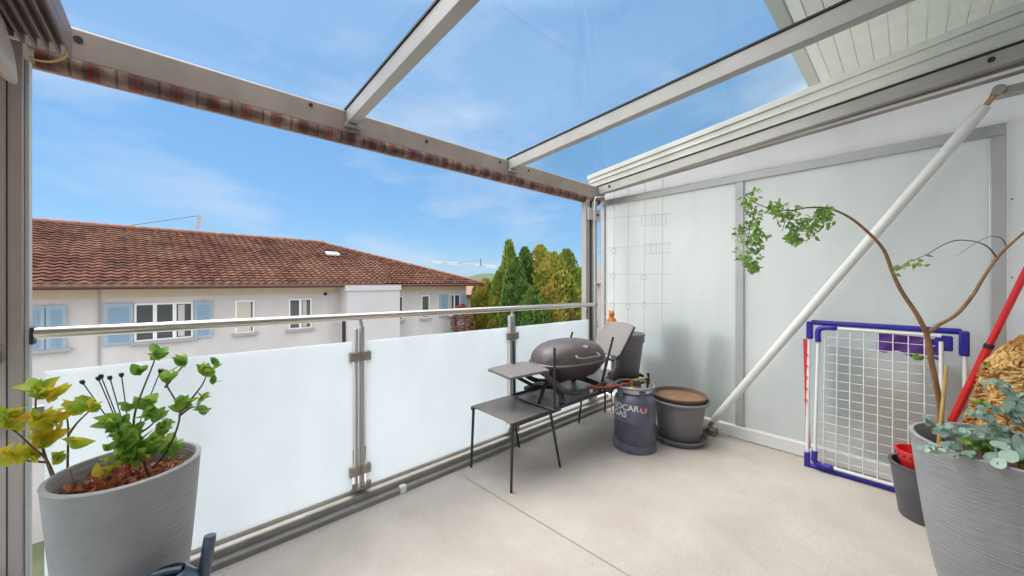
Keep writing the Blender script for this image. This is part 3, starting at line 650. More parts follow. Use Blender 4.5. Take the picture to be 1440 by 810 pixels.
g = MB(); g.box(3.02, 3.22, 2.165, 2.188, 1.93, 2.05); br = g.build('bracket', M['alu_light'], cp, bevel=.006)
g = MB(); g.tube([(3.17, 2.166, 1.99), (3.17, 2.155, 1.99)], .012, 12); g.build('bolt', M['gasket'], br)
g = MB(); g.tube(bez([(3.3, 2.17, 2.20), (3.16, 2.15, 2.17), (3.09, 2.15, 2.10), (3.09, 2.15, 1.6), (3.095, 2.15, 1.0), (3.09, 2.15, .12)], 6), .006, 8)
tag(g.build('white_cable', M['white_plastic'], smooth=True), 'thin white cable running down the corner post', 'cable')

# ---- front railing
rl = empty('balcony_railing', (1.3, 2.2, .09), 'front railing with steel handrail and frosted glass panels', 'railing')
g = MB(); g.tube([(-.392, 2.15, 1.113), (1.3, 2.15, 1.097), (3.10, 2.15, 1.078)], .0215, 20); g.build('handrail', M['steel'], rl, smooth=True)
g = MB(); g.box(-.398, -.390, 2.128, 2.172, 1.075, 1.137); g.build('end_plate', M['plastic_black'], rl, bevel=.003)
g = MB(); g.tube([(3.07, 2.15, 1.078), (3.16, 2.17, 1.078)], .012, 10); g.tube([(3.1,2.15,1.078),(3.112,2.15,1.078)], .027, 12); g.build('end_fitting', M['clamp'], rl, smooth=True)
for i, (x0, x1, zl, zr) in enumerate(((-.373, .736, .968, .957), (.817, 1.935, .954, .938), (2.032, 3.03, .937, .928))):
    g = MB(); y0, y1 = 2.172, 2.180
    vs = [(x0,y0,.098),(x1,y0,.098),(x1,y1,.098),(x0,y1,.098),(x0,y0,zl),(x1,y0,zr),(x1,y1,zr),(x0,y1,zl)]
    g.add(vs, [(0,3,2,1),(4,5,6,7),(0,1,5,4),(1,2,6,5),(2,3,7,6),(3,0,4,7)]); g.build('glass_panel', M['frost_rail'], rl)
for k, X in enumerate((.776, 1.984)):
    g = MB(); g.box(X - .026, X - .012, 2.162, 2.195, .092, 1.03); g.box(X + .002, X + .024, 2.160, 2.197, .092, 1.04)
    g.tube(bez([(X + .012, 2.18, 1.02), (X + .010, 2.178, 1.06), (X - .002, 2.165, 1.085), (X - .006, 2.152, 1.10)], 5), .0105, 10)
    pp = g.build('post', M['alu_light'], rl, bevel=.003)
    for z in (.868, .205):
        for sx in (-1, 1):
            g = MB(); g.box(X + sx*.006, X + sx*.060, 2.152, 2.200, z - .027, z + .027); g.build('clamp', M['clamp'], pp, bevel=.004)
    g = MB(); g.box(X - .05, X + .05, 2.155, 2.215, .092, .104); g.tube([(X-.035, 2.158, .10), (X-.035, 2.158, .135)], .012, 8); g.tube([(X+.045, 2.15, .09), (X+.045, 2.15, .135)], .014, 8); g.tube([(X, 2.15, .12), (X+.05, 2.145, .10)], .01, 8)
    g.build('base_bracket', M['clamp'], pp, bevel=.002)
g = MB(); p = onZ(569, 688, .03); g.box(p.x - .02, p.x + .02, 2.10, 2.135, .0, .045)
tag(g.build('plastic_clip', M['white_plastic'], bevel=.006), 'small translucent clip on the gutter edge', 'clip')

# ---- left side railing + screen
ls = empty('side_railing', (-.50, .8, .0), 'left side railing with steel tube and frosted glass', 'railing')
g = MB(); g.tube([(-.468, 2.105, 1.075), (-.468, -.6, 1.075)], .0215, 18); g.build('handrail', M['steel'], ls, smooth=True)
g = MB(); g.box(-.478, -.458, 2.106, 2.13, 1.03, 1.06); g.tube([(-.468, 2.10, 1.05), (-.47, 2.128, 1.02)], .012, 8); g.build('end_fitting', M['clamp'], ls, bevel=.003)
g = MB(); g.box(-.506, -.498, -.6, 2.11, .02, .965); g.build('glass_panel', M['frost_rail'], ls)
for z in (.80, .25):
    g = MB(); g.box(-.515, -.474, 2.085, 2.125, z - .03, z + .03); g.build('clamp', M['clamp'], ls, bevel=.004)
g = MB(); g.box(-.56, -.51, -.6, 2.10, -.2, .02); tag(g.build('kerb', M['kerb_white'], bevel=.006), kind='structure')
g = MB(); ny = 30
for j in range(ny + 1):
    y = -.6 + (2.70) * j / ny
    for z in lerp(.975, 2.17, 6): g.v.append(Vector((-.535 + .004 * math.sin(y * 9 + z), y, z)))
g.f = [(j*6+k, (j+1)*6+k, (j+1)*6+k+1, j*6+k+1) for j in range(ny) for k in range(5)]
o = g.build('side_blind', mat('beige_blind', (.46, .36, .31), .9, var=(.50, .40, .345), vscale=2, bump=.1, bscale=400), smooth=True)
o.modifiers.new('t', 'SOLIDIFY').thickness = .003
tag(o, 'beige fabric blind closing the left side above the rail', 'blind')

# ---- awning: roll with hanging striped fabric, ribbed side track, cord, arm cover
aw = empty('striped_awning', (1.4, 2.27, 2.14), 'rolled red and brown striped awning under the front beam', 'awning')
g = MB(); nx, nn_ = 160, 12; vs = []
for i in range(nx + 1):
    x = -.40 + 3.66 * i / nx
    for k in range(nn_):
        a = 2 * math.pi * k / nn_; wob = 1 + .12 * noise.noise(Vector((x * 4, k, 3)))
        vs.append((x, 2.222 + .034 * math.cos(a) * wob, 2.146 + .036 * math.sin(a) * wob))
g.add(vs, [(i*nn_+k, i*nn_+(k+1) % nn_, (i+1)*nn_+(k+1) % nn_, (i+1)*nn_+k) for i in range(nx) for k in range(nn_)])
g.build('fabric_roll', M['fabric'], aw, smooth=True)
g = MB(); g.tube([(-.42, 2.238, 2.118), (3.26, 2.238, 2.118)], .011, 8); g.build('front_bar', M['alu_beige'], aw, smooth=True)
tr = empty('awning_track', (-.36, .8, 2.2), 'ribbed brown grey awning track under the left canopy edge', 'track')
zf = lambda y: 2.150 + .03 * (2.2 - y)
g = MB()
g.sbox(-.425, -.30, -.6, 2.13, lambda y: zf(y) + .03, lambda y: zf(y) + .10)
for k in range(5):
    x = -.416 + .027 * k; g.sbox(x, x + .008, -.6, 2.128, lambda y: zf(y) - .004, lambda y: zf(y) + .0295)
g.build('ribbed_profile', mat('track_mauve', (.15, .11, .105), .5, .15, var=(.20, .15, .145), vscale=5), tr, bevel=.002)
g = MB(); g.sbox(-.52, -.43, -.6, 2.12, lambda y: zf(y) + .01, lambda y: zf(y) + .08); g.build('rafter_shade', mat('rafter_shade', (.05, .03, .04), .6), tr)  # rafter underside, its shade put into the dark colour
g = MB(); g.tube(bez([(-.325, 2.12, 2.215), (-.318, 2.145, 2.19), (-.322, 2.15, 2.15), (-.345, 2.14, 2.12), (-.37, 2.13, 2.105), (-.40, 2.12, 2.10)], 6), .0035, 8); g.build('cord', M['cord'], tr, smooth=True)
ac = MB()
for j in range(14):
    f = j / 13; y = 2.10 - 1.0 * f; hh = .035 + .050 * min(1, f * 6); zc = 2.005 + hh - .035 + .10 * f
    for k in range(12):
        a = 2*math.pi*k/12; e_ = .5 if j == 0 else 1
        ac.v.append(Vector((-.428 + .020 * math.copysign(abs(math.cos(a)) ** .6, math.cos(a)) * e_, y, zc + hh * math.sin(a) * e_)))
ac.f = [(j*12+k, j*12+(k+1) % 12, (j+1)*12+(k+1) % 12, (j+1)*12+k) for j in range(13) for k in range(12)] + [tuple(range(12))]
ac.build('arm_cover', mat('arm_cover', (.42, .35, .30), .45), tr, smooth=True)

# ---- frosted side wall
sw = empty('privacy_wall', (3.44, .9, 0), 'tall right side wall of two frosted glass panels in pale frames', 'screen')
FX0, FX1 = 3.43, 3.475
g = MB(); g.box(FX0, FX1, -.367, 2.30, 2.135, 2.20); g.build('frame', M['alu_light'], sw, bevel=.004)
g = MB(); g.box(FX0, FX1, .925, .985, .105, 2.134); g.build('mullion', M['alu_light'], sw, bevel=.004)
g = MB(); g.box(FX0, FX1, -.367, -.312, .105, 2.134); g.build('frame', M['alu_light'], sw, bevel=.004)
g = MB(); g.box(FX0, FX1, 2.255, 2.30, .105, 2.134); g.build('frame', M['alu_light'], sw, bevel=.004)
g = MB(); g.box(3.415, 3.48, -.66, 2.30, 0, .104); g.build('bottom_rail', M['white_panel'], sw, bevel=.01)
for y0, y1 in ((.987, 2.253), (-.310, .923)):
    g = MB(); g.box(3.452, 3.460, y0, y1, .106, 2.133); g.build('glass_panel', M['frost_wall'], sw)
g = MB(); g.sbox(3.438, 3.47, -.66, 2.30, lambda y: 2.202, lambda y: zb(y) + .16); g.build('top_panel', M['top_white'], sw)
g = MB(); g.box(3.432, 3.47, -.66, -.369, .106, 2.20); sp_ = g.build('side_panel', M['top_white'], sw)
for v_ in (280, 390, 500):
    p = onX(1421, v_, 3.43); g = MB(); g.tube([(3.433, -.385, p.z), (3.428, -.385, p.z)], .004, 8); g.build('screw', M['gasket'], sp_)
# neighbour's balcony behind the frosted wall
NB = [('storage_box', (3.468, 3.85, 1.36, 1.62, .62, .92), (.20,.36,.42), 'small blue crate standing high behind the left frosted panel', 'box'),
      ('storage_box', (3.474, 3.85, 1.30, 1.85, 0, .60), (.30,.38,.43), 'wide grey blue box low behind the left frosted panel', 'box'),
      ('storage_box', (3.468, 3.9, 1.02, 1.22, 0, .86), (.24,.38,.45), 'narrow blue box blurred just left of the frosted wall mullion', 'box'),
      ('storage_box', (3.467, 3.9, .22, .40, .30, .86), (.14,.32,.40), 'dark teal box blurred behind the drying rack', 'box'),
      ('cushion_stack', (3.468, 3.95, .02, .19, .0, .66), (.50,.34,.26), 'brownish cushions blurred behind the drying rack', 'cushions'),
      ('garden_chair', (3.472, 3.95, -.28, -.02, .0, .80), (.28,.27,.28), 'grey covered seat blurred behind the right end of the drying rack', 'chair')]
for nm, b_, c, lab, cat in NB:
    b_ = (b_[0] + .022,) + b_[1:]; g = MB(); g.box(*b_); tag(g.build(nm, mat(nm, c, .8, var=tuple(k*1.2 for k in c), vscale=4), bevel=.03, seg=4), lab, cat)
g = MB(); g.box(3.485, 6.4, -.66, 2.30, -.22, -.002); tag(g.build('balcony_floor', M['floor']), kind='structure')

# ---- diagonal brace
bc = empty('diagonal_brace', (3.33, 1.13, .0), 'white diagonal steel tube bracing the frosted wall', 'brace')
a = onX(1003, 592, 3.34); b_ = onX(1385, 150, 3.34)
g = MB(); g.tube([a, a + (b_-a)*.02, b_ - (b_-a)*.02, b_], [.027, .030, .030, .026], 20); g.build('tube', M['white_metal'], bc, smooth=True)
d = (b_ - a).normalized()
g = MB(); g.tube([b_ - d*.01, b_ + d * .065], .014, 12); g.build('threaded_rod', M['brass'], bc, smooth=True)
g = MB(); g.tube([b_ + d*.06, b_ + d*.10], .020, 12); g.tube([b_ + d*.085 + Vector((-.03,0,0)), b_ + d*.085 + Vector((.08,0,0))], .026, 14); g.box(3.33, 3.42, b_.y - .20, b_.y - .05, b_.z + .045, b_.z + .085); g.build('bracket', mat('zinc', (.38,.36,.34), .4, .7), bc, bevel=.002)
g = MB(); g.tube([a - d*.055, a + d*.01], .018, 12); g.box(3.31, 3.40, a.y - .02, a.y + .09, 0, .05); g.tube([(3.31, a.y+.035, .05), (3.39, a.y+.035, .05)], .02, 10); g.build('bracket', M['clamp'], bc, bevel=.003)

# ---- wire trellis
tl = empty('wire_trellis', (3.38, 1.9, .9), 'thin pale wire trellis on the frosted wall beside the corner', 'trellis')
TX = 3.385
cols_ = [(845, 280, 470), (864, 262, 470), (884, 262, 485), (907, 258, 470), (932, 250, 480)]
for u, va, vb in cols_:
    p, q = onX(u, va, TX), onX(u - 1, vb, TX); g = MB(); g.tube(lerp(p, q, 5), .0022, 6); g.build('wire', M['wire'], tl)
for v0, v1 in ((308, 300), (350, 343), (386, 385), (427, 427), (470, 471)):
    p, q = onX(838, v0, TX + .004), onX(944, v1, TX + .004); g = MB(); g.tube(lerp(p, q, 5), .0020, 6); g.build('wire', M['wire'], tl)
for u, v_ in ((863, 353), (862, 388), (905, 390), (861, 429), (883, 431), (906, 429)):
    p = onX(u, v_, TX - .006); g = MB(); g.tube([p + Vector((0, .028*math.cos(k*math.pi/8), .028*math.sin(k*math.pi/8))) for k in range(17)], .0026, 6, cap=False); g.build('ring', M['wire'], tl, smooth=True)
for (u0, v0, u1, v1) in ((908, 343, 942, 357), (902, 303, 936, 318)):
    g = MB(); P = [onX(u0, v0, TX-.006), onX(u1, v0 - 2, TX-.006), onX(u1, v1 - 2, TX-.006), onX(u0, v1, TX-.006)]
    g.tube(P + [P[0]], .0024, 6)
    for f in (.2, .45, .6): g.tube([P[0] + (P[1]-P[0])*f, P[3] + (P[2]-P[3])*f], .002, 6)
    g.build('clip', M['wire'], tl)

# ================================================================== OBJECTS
# ---- side tables
def table_parts(root, w_, d_, h, lx0, lx1, up=False, inset=0, wleg=None):
    s_ = -1 if up else 1
    g = MB(); g.box(0, w_, 0, d_, h - .008, h); tp_ = g.build('tabletop', M['tabletop'], root, local=True, bevel=.002)
    g = MB()
    g.box(0, w_, -.004, .010, h - .022 * s_ - (.008 if s_ > 0 else 0), h - .008) if s_ > 0 else g.box(0, w_, -.004, .010, h, h + .014)
    if s_ > 0: g.box(0, w_, d_ - .010, d_ + .004, h - .03, h - .008)
    else: g.box(0, w_, d_ - .010, d_ + .004, h, h + .014)
    g.build('frame', M['black_metal'], root, local=True)
    for (xt, xb) in (lx0, lx1):
        for y in (.012, d_ - .012):
            g = MB(); yo = .02 if y > d_/2 else -.02
            if up: g.tube([(xt, y, h), (xb, y - .06, h + .43)], [.0105, .0085], 10)
            else: g.tube([(xt, y, h - .004), (xb, y + yo * .3, 0)], [.0105, .0085], 10)
            g.build('leg', M['black_metal'], root, local=True, smooth=True)
t1 = empty('side_table', (1.515, 1.655, 0), 'low black metal side table standing leftmost under the grill tray', 'table', 'low black metal tables')
table_parts(t1, .46, .43, .43, (.012, -.005), (.36, .46))
t3 = empty('side_table', (2.70, 1.60, 0), 'low black metal side table under the tall grey pot', 'table', 'low black metal tables')
table_parts(t3, .46, .47, .43, (.10, .02), (.44, .45))
t2 = empty('side_table', (1.85, 1.60, 0), 'black metal table lying upside down with legs pointing up around the grill', 'table', 'low black metal tables')
table_parts(t2, .92, .42, .446, (.01, -.06), (.53, .63), up=True)

# ---- grill
gr = empty('gas_grill', (2.24, 1.80, .447), 'dark grey portable gas grill with closed domed lid', 'grill', rz=R_(-9)); gr.scale = (1.17, 1.05, 1.02)
def superlathe(rows, n=3.0, seg=56):
    g = MB(); vs = []
    for hx, hy, z in rows:
        for k in range(seg):
            a = 2*math.pi*k/seg; c, s__ = math.cos(a), math.sin(a)
            vs.append((hx * math.copysign(abs(c)**(2/n), c), hy * math.copysign(abs(s__)**(2/n), s__), z))
    m_ = len(rows); g.add(vs, [(i*seg+k, i*seg+(k+1) % seg, (i+1)*seg+(k+1) % seg, (i+1)*seg+k) for i in range(m_-1) for k in range(seg)])
    g.f += [tuple(range((m_-1)*seg, m_*seg))]
    return g
HX, HY = .265, .185
lid = []
for i in range(13):
    f = i / 12; lid.append((HX * math.cos(f*math.pi/2) ** .80 + .002, HY * math.cos(f*math.pi/2) ** .72 + .002, .255 + .150 * math.sin(f*math.pi/2) ** .92))
g = superlathe([(HX+.012, HY+.012, .238), (HX+.014, HY+.014, .248), (HX+.004, HY+.004, .256)] + lid, 2.7); lo = g.build('lid', M['grill_lid'], gr, smooth=True, local=True)
tub = [(.10, .06, .115), (.15, .10, .12), (.19, .13, .138), (.225, .155, .17), (HX - .01, HY - .008, .215), (HX + .006, HY + .006, .237)]
g = superlathe(tub, 2.8); g.build('tub', M['grill_dark'], gr, smooth=True, local=True)
g = MB(); g.tube(bez([(-.09, -.19, .315), (-.085, -.222, .30), (0, -.228, .298), (.085, -.222, .30), (.09, -.19, .315)], 5), .009, 10); g.build('handle', mat('grill_handle', (.16, .145, .15), .4, .2), lo, smooth=True, local=True)
g = MB(); g.lathe([(0,0),(.022,0),(.020,.004),(0,.005)], (0,0,0), 20, sy=.7); tm = Matrix.Rotation(R_(52), 3, 'X'); g.v = [tm @ p + Vector((.03, -.143, .362)) for p in g.v]; g.build('badge', mat('badge_silver', (.6,.6,.6), .3, .8), lo, local=True)
# cradle: curved front and rear rails + feet
for sy in (-1, 1):
    g = MB(); g.tube(bez([(-.31, sy*.155, .225), (-.27, sy*.18, .16), (-.15, sy*.18, .07), (0, sy*.18, .048), (.15, sy*.18, .07), (.27, sy*.18, .16), (.31, sy*.155, .225)], 6), .019, 12); g.build('cradle', M['grill_dark'], gr, smooth=True, local=True)
for sx in (-1, 1):
    g = MB(); g.tube(bez([(sx*.22, -.21, .008), (sx*.17, -.13, .05), (sx*.15, 0, .07), (sx*.17, .13, .05), (sx*.22, .21, .008)], 5), [.020]*21, 10); g.build('foot', M['grill_dark'], gr, smooth=True, local=True)
    g = MB(); g.tube([(sx*.30, -.14, .226), (sx*.30, .14, .226)], .011, 8); g.build('side_bar', M['grill_dark'], gr, smooth=True, local=True)
g = MB(); g.tube([(.03, -.195, .05), (.03, -.202, .05)], .014, 14); g.build('badge', mat('badge_pale', (.6,.6,.6), .4), gr, local=True)
g = MB(); g.tube([(.16, -.20, .10), (.16, -.235, .10)], .018, 14); g.build('control_knob', mat('knob', (.22,.21,.21), .4, .2), gr, local=True, smooth=True)
def tray_mesh(L, Wd):
    g = MB(); n1, n2 = 10, 8; vs = []
    for top in (1, 0):
        for i in range(n1 + 1):
            for j in range(n2 + 1):
                f = i / n1; y = (j / n2 - .5) * Wd * (1 - .10 * f**3)
                rnd = (1 - (abs(j / n2 - .5) * 2) ** 6 * .05 * f)
                z = .016 * top - .012 * (f ** 3) - .010 * (abs(j/n2-.5)*2) ** 4
                vs.append((-L * f * rnd, y, z))
    N = (n1+1)*(n2+1); fs = []
    for i in range(n1):
        for j in range(n2):
            a = i*(n2+1)+j; fs += [(a, a+1, a+n2+2, a+n2+1), (N+a, N+a+n2+1, N+a+n2+2, N+a+1)]
    for i in range(n1): a = i*(n2+1); fs += [(a, a+n2+1, N+a+n2+1, N+a)]; a += n2; fs += [(a, N+a, N+a+n2+1, a+n2+1)]
    for j in range(n2): a = j; fs += [(a, N+a, N+a+1, a+1)]; a += n1*(n2+1); fs += [(a, a+1, N+a+1, N+a)]
    g.add(vs, fs); return g
g = tray_mesh(.285, .31); g.v = [p + Vector((-.275, 0, .232)) for p in g.v]; g.build('side_tray', M['tray'], gr, smooth=True, local=True)
g = tray_mesh(.30, .31); rm = Matrix.Rotation(R_(124), 3, 'Y'); g.v = [rm @ Vector((p.x, p.y, -p.z)) + Vector((.345, -.0, .245)) for p in g.v]; o = g.build('side_tray', M['tray'], gr, smooth=True, local=True); o['label'] = 'side tray tilted upright'
g = MB(); g.tube([(.30, -.14, .226), (.355, -.152, .26), (.50, -.158, .47)], .009, 8); g.build('tray_arm', M['plastic_black'], gr, local=True, smooth=True); g = MB(); g.tube([(.30, .14, .226), (.355, .152, .26), (.40, .158, .33)], .009, 8); g.build('tray_arm', M['plastic_black'], gr, local=True, smooth=True)
# black struts below left tray
g = MB(); g.tube([(-.47, 0, .215), (-.30, -.03, .10), (-.16, -.05, .07)], .012, 8); g.tube([(-.33, -.12, .012), (-.25, -.06, .09), (-.15, 0, .15)], .012, 8); g.build('strut', M['plastic_black'], gr, local=True, smooth=True)

# ---- gas bottle
bc_ = Vector((2.665, 1.475, 0)); gb = empty('gas_bottle', bc_, 'dark blue grey gas bottle with white lettering beside the table', 'gas bottle')
RB = .158
prof = [(.0, .035), (.12, .035), (RB-.008, .06), (RB, .075), (RB, .225), (RB+.003, .229), (RB+.003, .235), (RB, .239), (RB, .37), (RB-.008, .395), (RB-.03, .42), (.10, .445), (.05, .455), (.0, .457)]
g = MB(); g.lathe(prof, bc_, 64); g.build('body', M['bottle'], gb, smooth=True)
g = MB(); g.lathe([(RB-.012, .07), (RB+.004, .05), (RB+.006, .0), (RB-.004, .0), (RB-.010, .05)], bc_, 64); g.build('foot_ring', M['bottle'], gb, smooth=True)
g = MB()
for k in range(5): # collar ring with posts
    a = k * 2*math.pi/5 + .3; c_ = bc_ + Vector((math.cos(a) * (RB-.02), math.sin(a)*(RB-.02), .44)); g.obox(c_, (.008, .05, .10), Matrix.Rotation(a, 3, 'Z'))
g.build('collar_post', M['bottle'], gb, bevel=.002)
g = MB(); g.tube([bc_ + Vector((math.cos(a)*(RB-.012), math.sin(a)*(RB-.012), .488)) for a in [2*math.pi*k/40 for k in range(41)]], .010, 10, cap=False); g.build('collar_ring', M['bottle_top'], gb, smooth=True)
g = MB(); g.lathe([(0, .457), (.09, .4505), (.12, .440)], bc_, 40); g.v = [p + Vector((0,0,.002)) for p in g.v]; g.build('shoulder', M['bottle_top'], gb, smooth=True)
g = MB(); g.lathe([(.032,.455),(.036,.462),(.03,.47),(.014,.472),(.012,.51),(.020,.513),(.020,.530),(.0,.533)], bc_ + Vector((-.01,.02,0)), 20)
vb = g.build('valve', M['brass'], gb, smooth=True)
g = MB(); q = bc_ + Vector((0, .02, .517)); g.tube([q + Vector((-.01,0,0)), q + Vector((.05,-.03,.004))], .009, 10); g.tube([q + Vector((.05,-.03,.004)), q + Vector((.065,-.04,.006))], .021, 16); g.tube([q + Vector((.065,-.04,.006)), q + Vector((.13,-.07,.02))], .010, 10); g.build('regulator', mat('regulator_brass', (.62,.52,.30), .35, .8), vb, smooth=True)
g = MB(); q2 = q + Vector((.125, -.07, -.04)); g.tube([q2, q2 + Vector((0,0,.09))], .011, 10); g.build('hose_nut', M['plastic_black'], vb, smooth=True)
h0 = bc_ + Vector((-.02, .02, .50)); h1 = Vector((2.25, 1.62, .52))
g = MB(); g.tube(bez([h0, (2.60, 1.52, .497), (2.50, 1.53, .50), (2.38, 1.54, .51), h1], 6), .0075, 10)
tag(g.build('gas_hose', M['red_hose'], smooth=True), 'orange red rubber hose from gas bottle to grill', 'hose')
# lettering wrapped round the cylinder
def wrap_text(body, size, ang, z, m, parent, name):
    cu = bpy.data.curves.new('t', 'FONT'); cu.body = body; cu.size = size; cu.align_x = 'LEFT'; cu.resolution_u = 3; cu.offset = .0012
    ob = bpy.data.objects.new('t', cu); COL.objects.link(ob); bpy.context.view_layer.update()
    dg = bpy.context.evaluated_depsgraph_get(); me = bpy.data.meshes.new_from_object(ob.evaluated_get(dg))
    import bmesh
    bm = bmesh.new(); bm.from_mesh(me); bmesh.ops.triangulate(bm, faces=bm.faces)
    for _ in range(2):
        bmesh.ops.subdivide_edges(bm, edges=[e for e in bm.edges if e.calc_length() > .012], cuts=1, use_grid_fill=False); bmesh.ops.triangulate(bm, faces=bm.faces)
    for v_ in bm.verts:
        a = ang + v_.co.x / RB; v_.co = Vector((math.cos(a) * (RB + .0015), math.sin(a) * (RB + .0015), z + v_.co.y))
    bm.to_mesh(me); bm.free(); me.materials.clear(); me.materials.append(m)
    bpy.data.objects.remove(ob); o = bpy.data.objects.new(name, me); COL.objects.link(o); o.parent = parent; return o
# direction from bottle toward camera
ca = math.atan2(-bc_.y, -bc_.x)
wrap_text('SOCAR', .064, ca - 1.12, .325, M['white_ink'], gb, 'lettering')
wrap_text('GAS', .064, ca - 1.12, .270, M['white_ink'], gb, 'lettering')
g = MB()
for dz, da, r_ in ((.0, 0, .016),):
    pts = [(0,.028),(.010,.016),(.016,.0),(.011,-.014),(0,-.018),(-.012,-.013),(-.015,.002),(-.006,.012)]
    g.add([(math.cos(ca+.42+x/RB)*(RB+.002), math.sin(ca+.42+x/RB)*(RB+.002), .340+y*.9) for x, y in pts], [tuple(range(8))])
g.build('emblem', M['red_ink'], gb, local=True)
g = MB()
for sx in (-1, 1):
    pts = [(sx*.020,.026),(sx*.026,.0),(sx*.018,-.020),(sx*.004,-.030),(sx*.004,-.022),(sx*.014,-.014),(sx*.019,.0)]
    g.add([(math.cos(ca+.42+x/RB)*(RB+.0025), math.sin(ca+.42+x/RB)*(RB+.0025), .340+y*.9) for x, y in pts], [tuple(range(7)) if sx > 0 else tuple(reversed(range(7)))])
g.build('emblem', M['white_ink'], gb, local=True)

# ---- pots near the corner
c = Vector((3.06, 1.29, 0))
pb = empty('plant_pot', c, 'wide low grey plant pot filled with dry brown soil beside the gas bottle', 'pot', 'empty grey plant pots')
K = 1.0
g = MB(); g.lathe([(0,.03),(.155,.03),(.165,.04),(.192,.30),(.205,.305),(.226,.325),(.228,.338),(.215,.345),(.198,.335),(.188,.30),(.17,.22)], c, 64); g.build('pot', M['plastic_grey'], pb, smooth=True)
g = MB(); g.lathe([(.19,.330),(.205,.372),(.211,.374),(.208,.380),(.198,.378),(.186,.345),(.0,.343)], c, 64); g.build('inner_bowl', mat('brown_bowl', (.13,.075,.06), .6, var=(.2,.12,.09), vscale=6), pb, smooth=True)
g = MB(); g.lathe([(.187,.352),(.12,.358),(.0,.360)], c, 40); g.build('soil', M['terracotta'], pb, smooth=True)
g = MB(); g.lathe([(0,.0),(.175,.0),(.195,.02),(.205,.045),(.212,.045),(.210,.05),(.198,.048),(.185,.026),(0,.026)], c, 56); g.build('saucer', M['plastic_grey'], pb, smooth=True)
c = Vector((2.985, 1.74, .43))
pa = empty('plant_pot', c, 'tall empty grey plant pot standing behind the grill on the table', 'pot', 'empty grey plant pots')
g = MB(); g.lathe([(0,.025),(.105,.025),(.112,.03),(.128,.15),(.150,.33),(.162,.335),(.163,.39),(.170,.40),(.168,.412),(.158,.412),(.150,.395),(.146,.33),(.11,.06),(.0,.05)], c, 56); g.build('pot', M['plastic_grey'], pa, smooth=True)
g = MB(); g.lathe([(0,.0),(.14,.0),(.155,.03),(.160,.03),(.150,-.0)], c + Vector((0,0,.002)), 48); g.build('saucer', M['plastic_black'], pa, smooth=True)
g = MB(); g.tube(bez([c + Vector((-.15,.0,.405)), c + Vector((-.09,-.05,.42)), c + Vector((.02,-.04,.425)), c + Vector((.12,.02,.41))], 6), .005, 8); g.tube([c + Vector((-.14,-.03,.41)), c + Vector((-.135,-.04,.33))], .004, 6); g.build('hook', M['white_plastic'], pa, smooth=True)
# ornament on stake
p = Vector((3.20, 2.02, 0)); og = empty('garden_ornament', p, 'small orange figure on a stick above the grill tray', 'ornament')
g = MB(); g.tube([p, p + Vector((0,0,.89))], .006, 8); g.build('stake', M['bamboo'], og)
g = MB(); g.lathe([(0,.875),(.040,.876),(.044,.89),(.036,.925),(.024,.945),(.018,.952),(.026,.962),(.031,.980),(.026,1.0),(.012,1.012),(0,1.015)], p, 20)
for s_ in (-1, 1): g.tube([p + Vector((s_*.02*.674, -s_*.02*.7, .94)), p + Vector((s_*.045*.674, -s_*.045*.7, .91))], [.011, .008], 8); g.tube([p + Vector((s_*.018*.674, -s_*.018*.7, 1.0)), p + Vector((s_*.024*.674, -s_*.024*.7, 1.02))], [.009, .005], 8)
g.build('figure', M['orange'], og, smooth=True)
# trowel behind the pot
p = at(975, 572, 3.40); q = at(998, 577, 3.28)
tw = empty('hand_trowel', p, 'trowel with dark handle and orange end behind the wide pot', 'trowel')
g = MB(); g.tube([p, p + (q-p)*.3, q], [.010, .013, .011], 10); g.build('handle', M['plastic_black'], tw, smooth=True)
g = MB(); e_ = at(984, 566, 3.36); g.obox(e_ + Vector((.03,.0,-.01)), (.03, .05, .10), Matrix.Rotation(.3, 3, 'X')); g.build('blade', M['orange'], tw, bevel=.008)
# little debris heap by brace foot
g = MB()
for k in range(50): g.leaf(Vector((random.uniform(3.24,3.40), random.uniform(1.16,1.34), random.uniform(.004,.03))), rv(), Vector((0,0,1)), random.uniform(.015,.035), .015, n=2)
tag(g.build('leaf_litter', M['litter']), 'dry leaves collected at the foot of the brace', 'leaves', kind='stuff')

g = MB()
for k in range(170):
    x = random.uniform(-.3, 3.35); y = 2.10 - abs(random.gauss(0, .035))
    if k > 130: x = random.uniform(.6, 3.1); y = random.uniform(.3, 2.0)
    g.leaf(Vector((x, y, .003)), Vector((random.gauss(0,1), random.gauss(0,1), .15)), Vector((0,0,1)), random.uniform(.004,.013), random.uniform(.003,.007), n=2)
tag(g.build('floor_debris', mat('debris', (.22,.15,.10), .9, var=(.36,.28,.2), vscale=20)), 'small crumbs of dirt and leaf scattered along the balcony kerb', 'debris', kind='stuff')
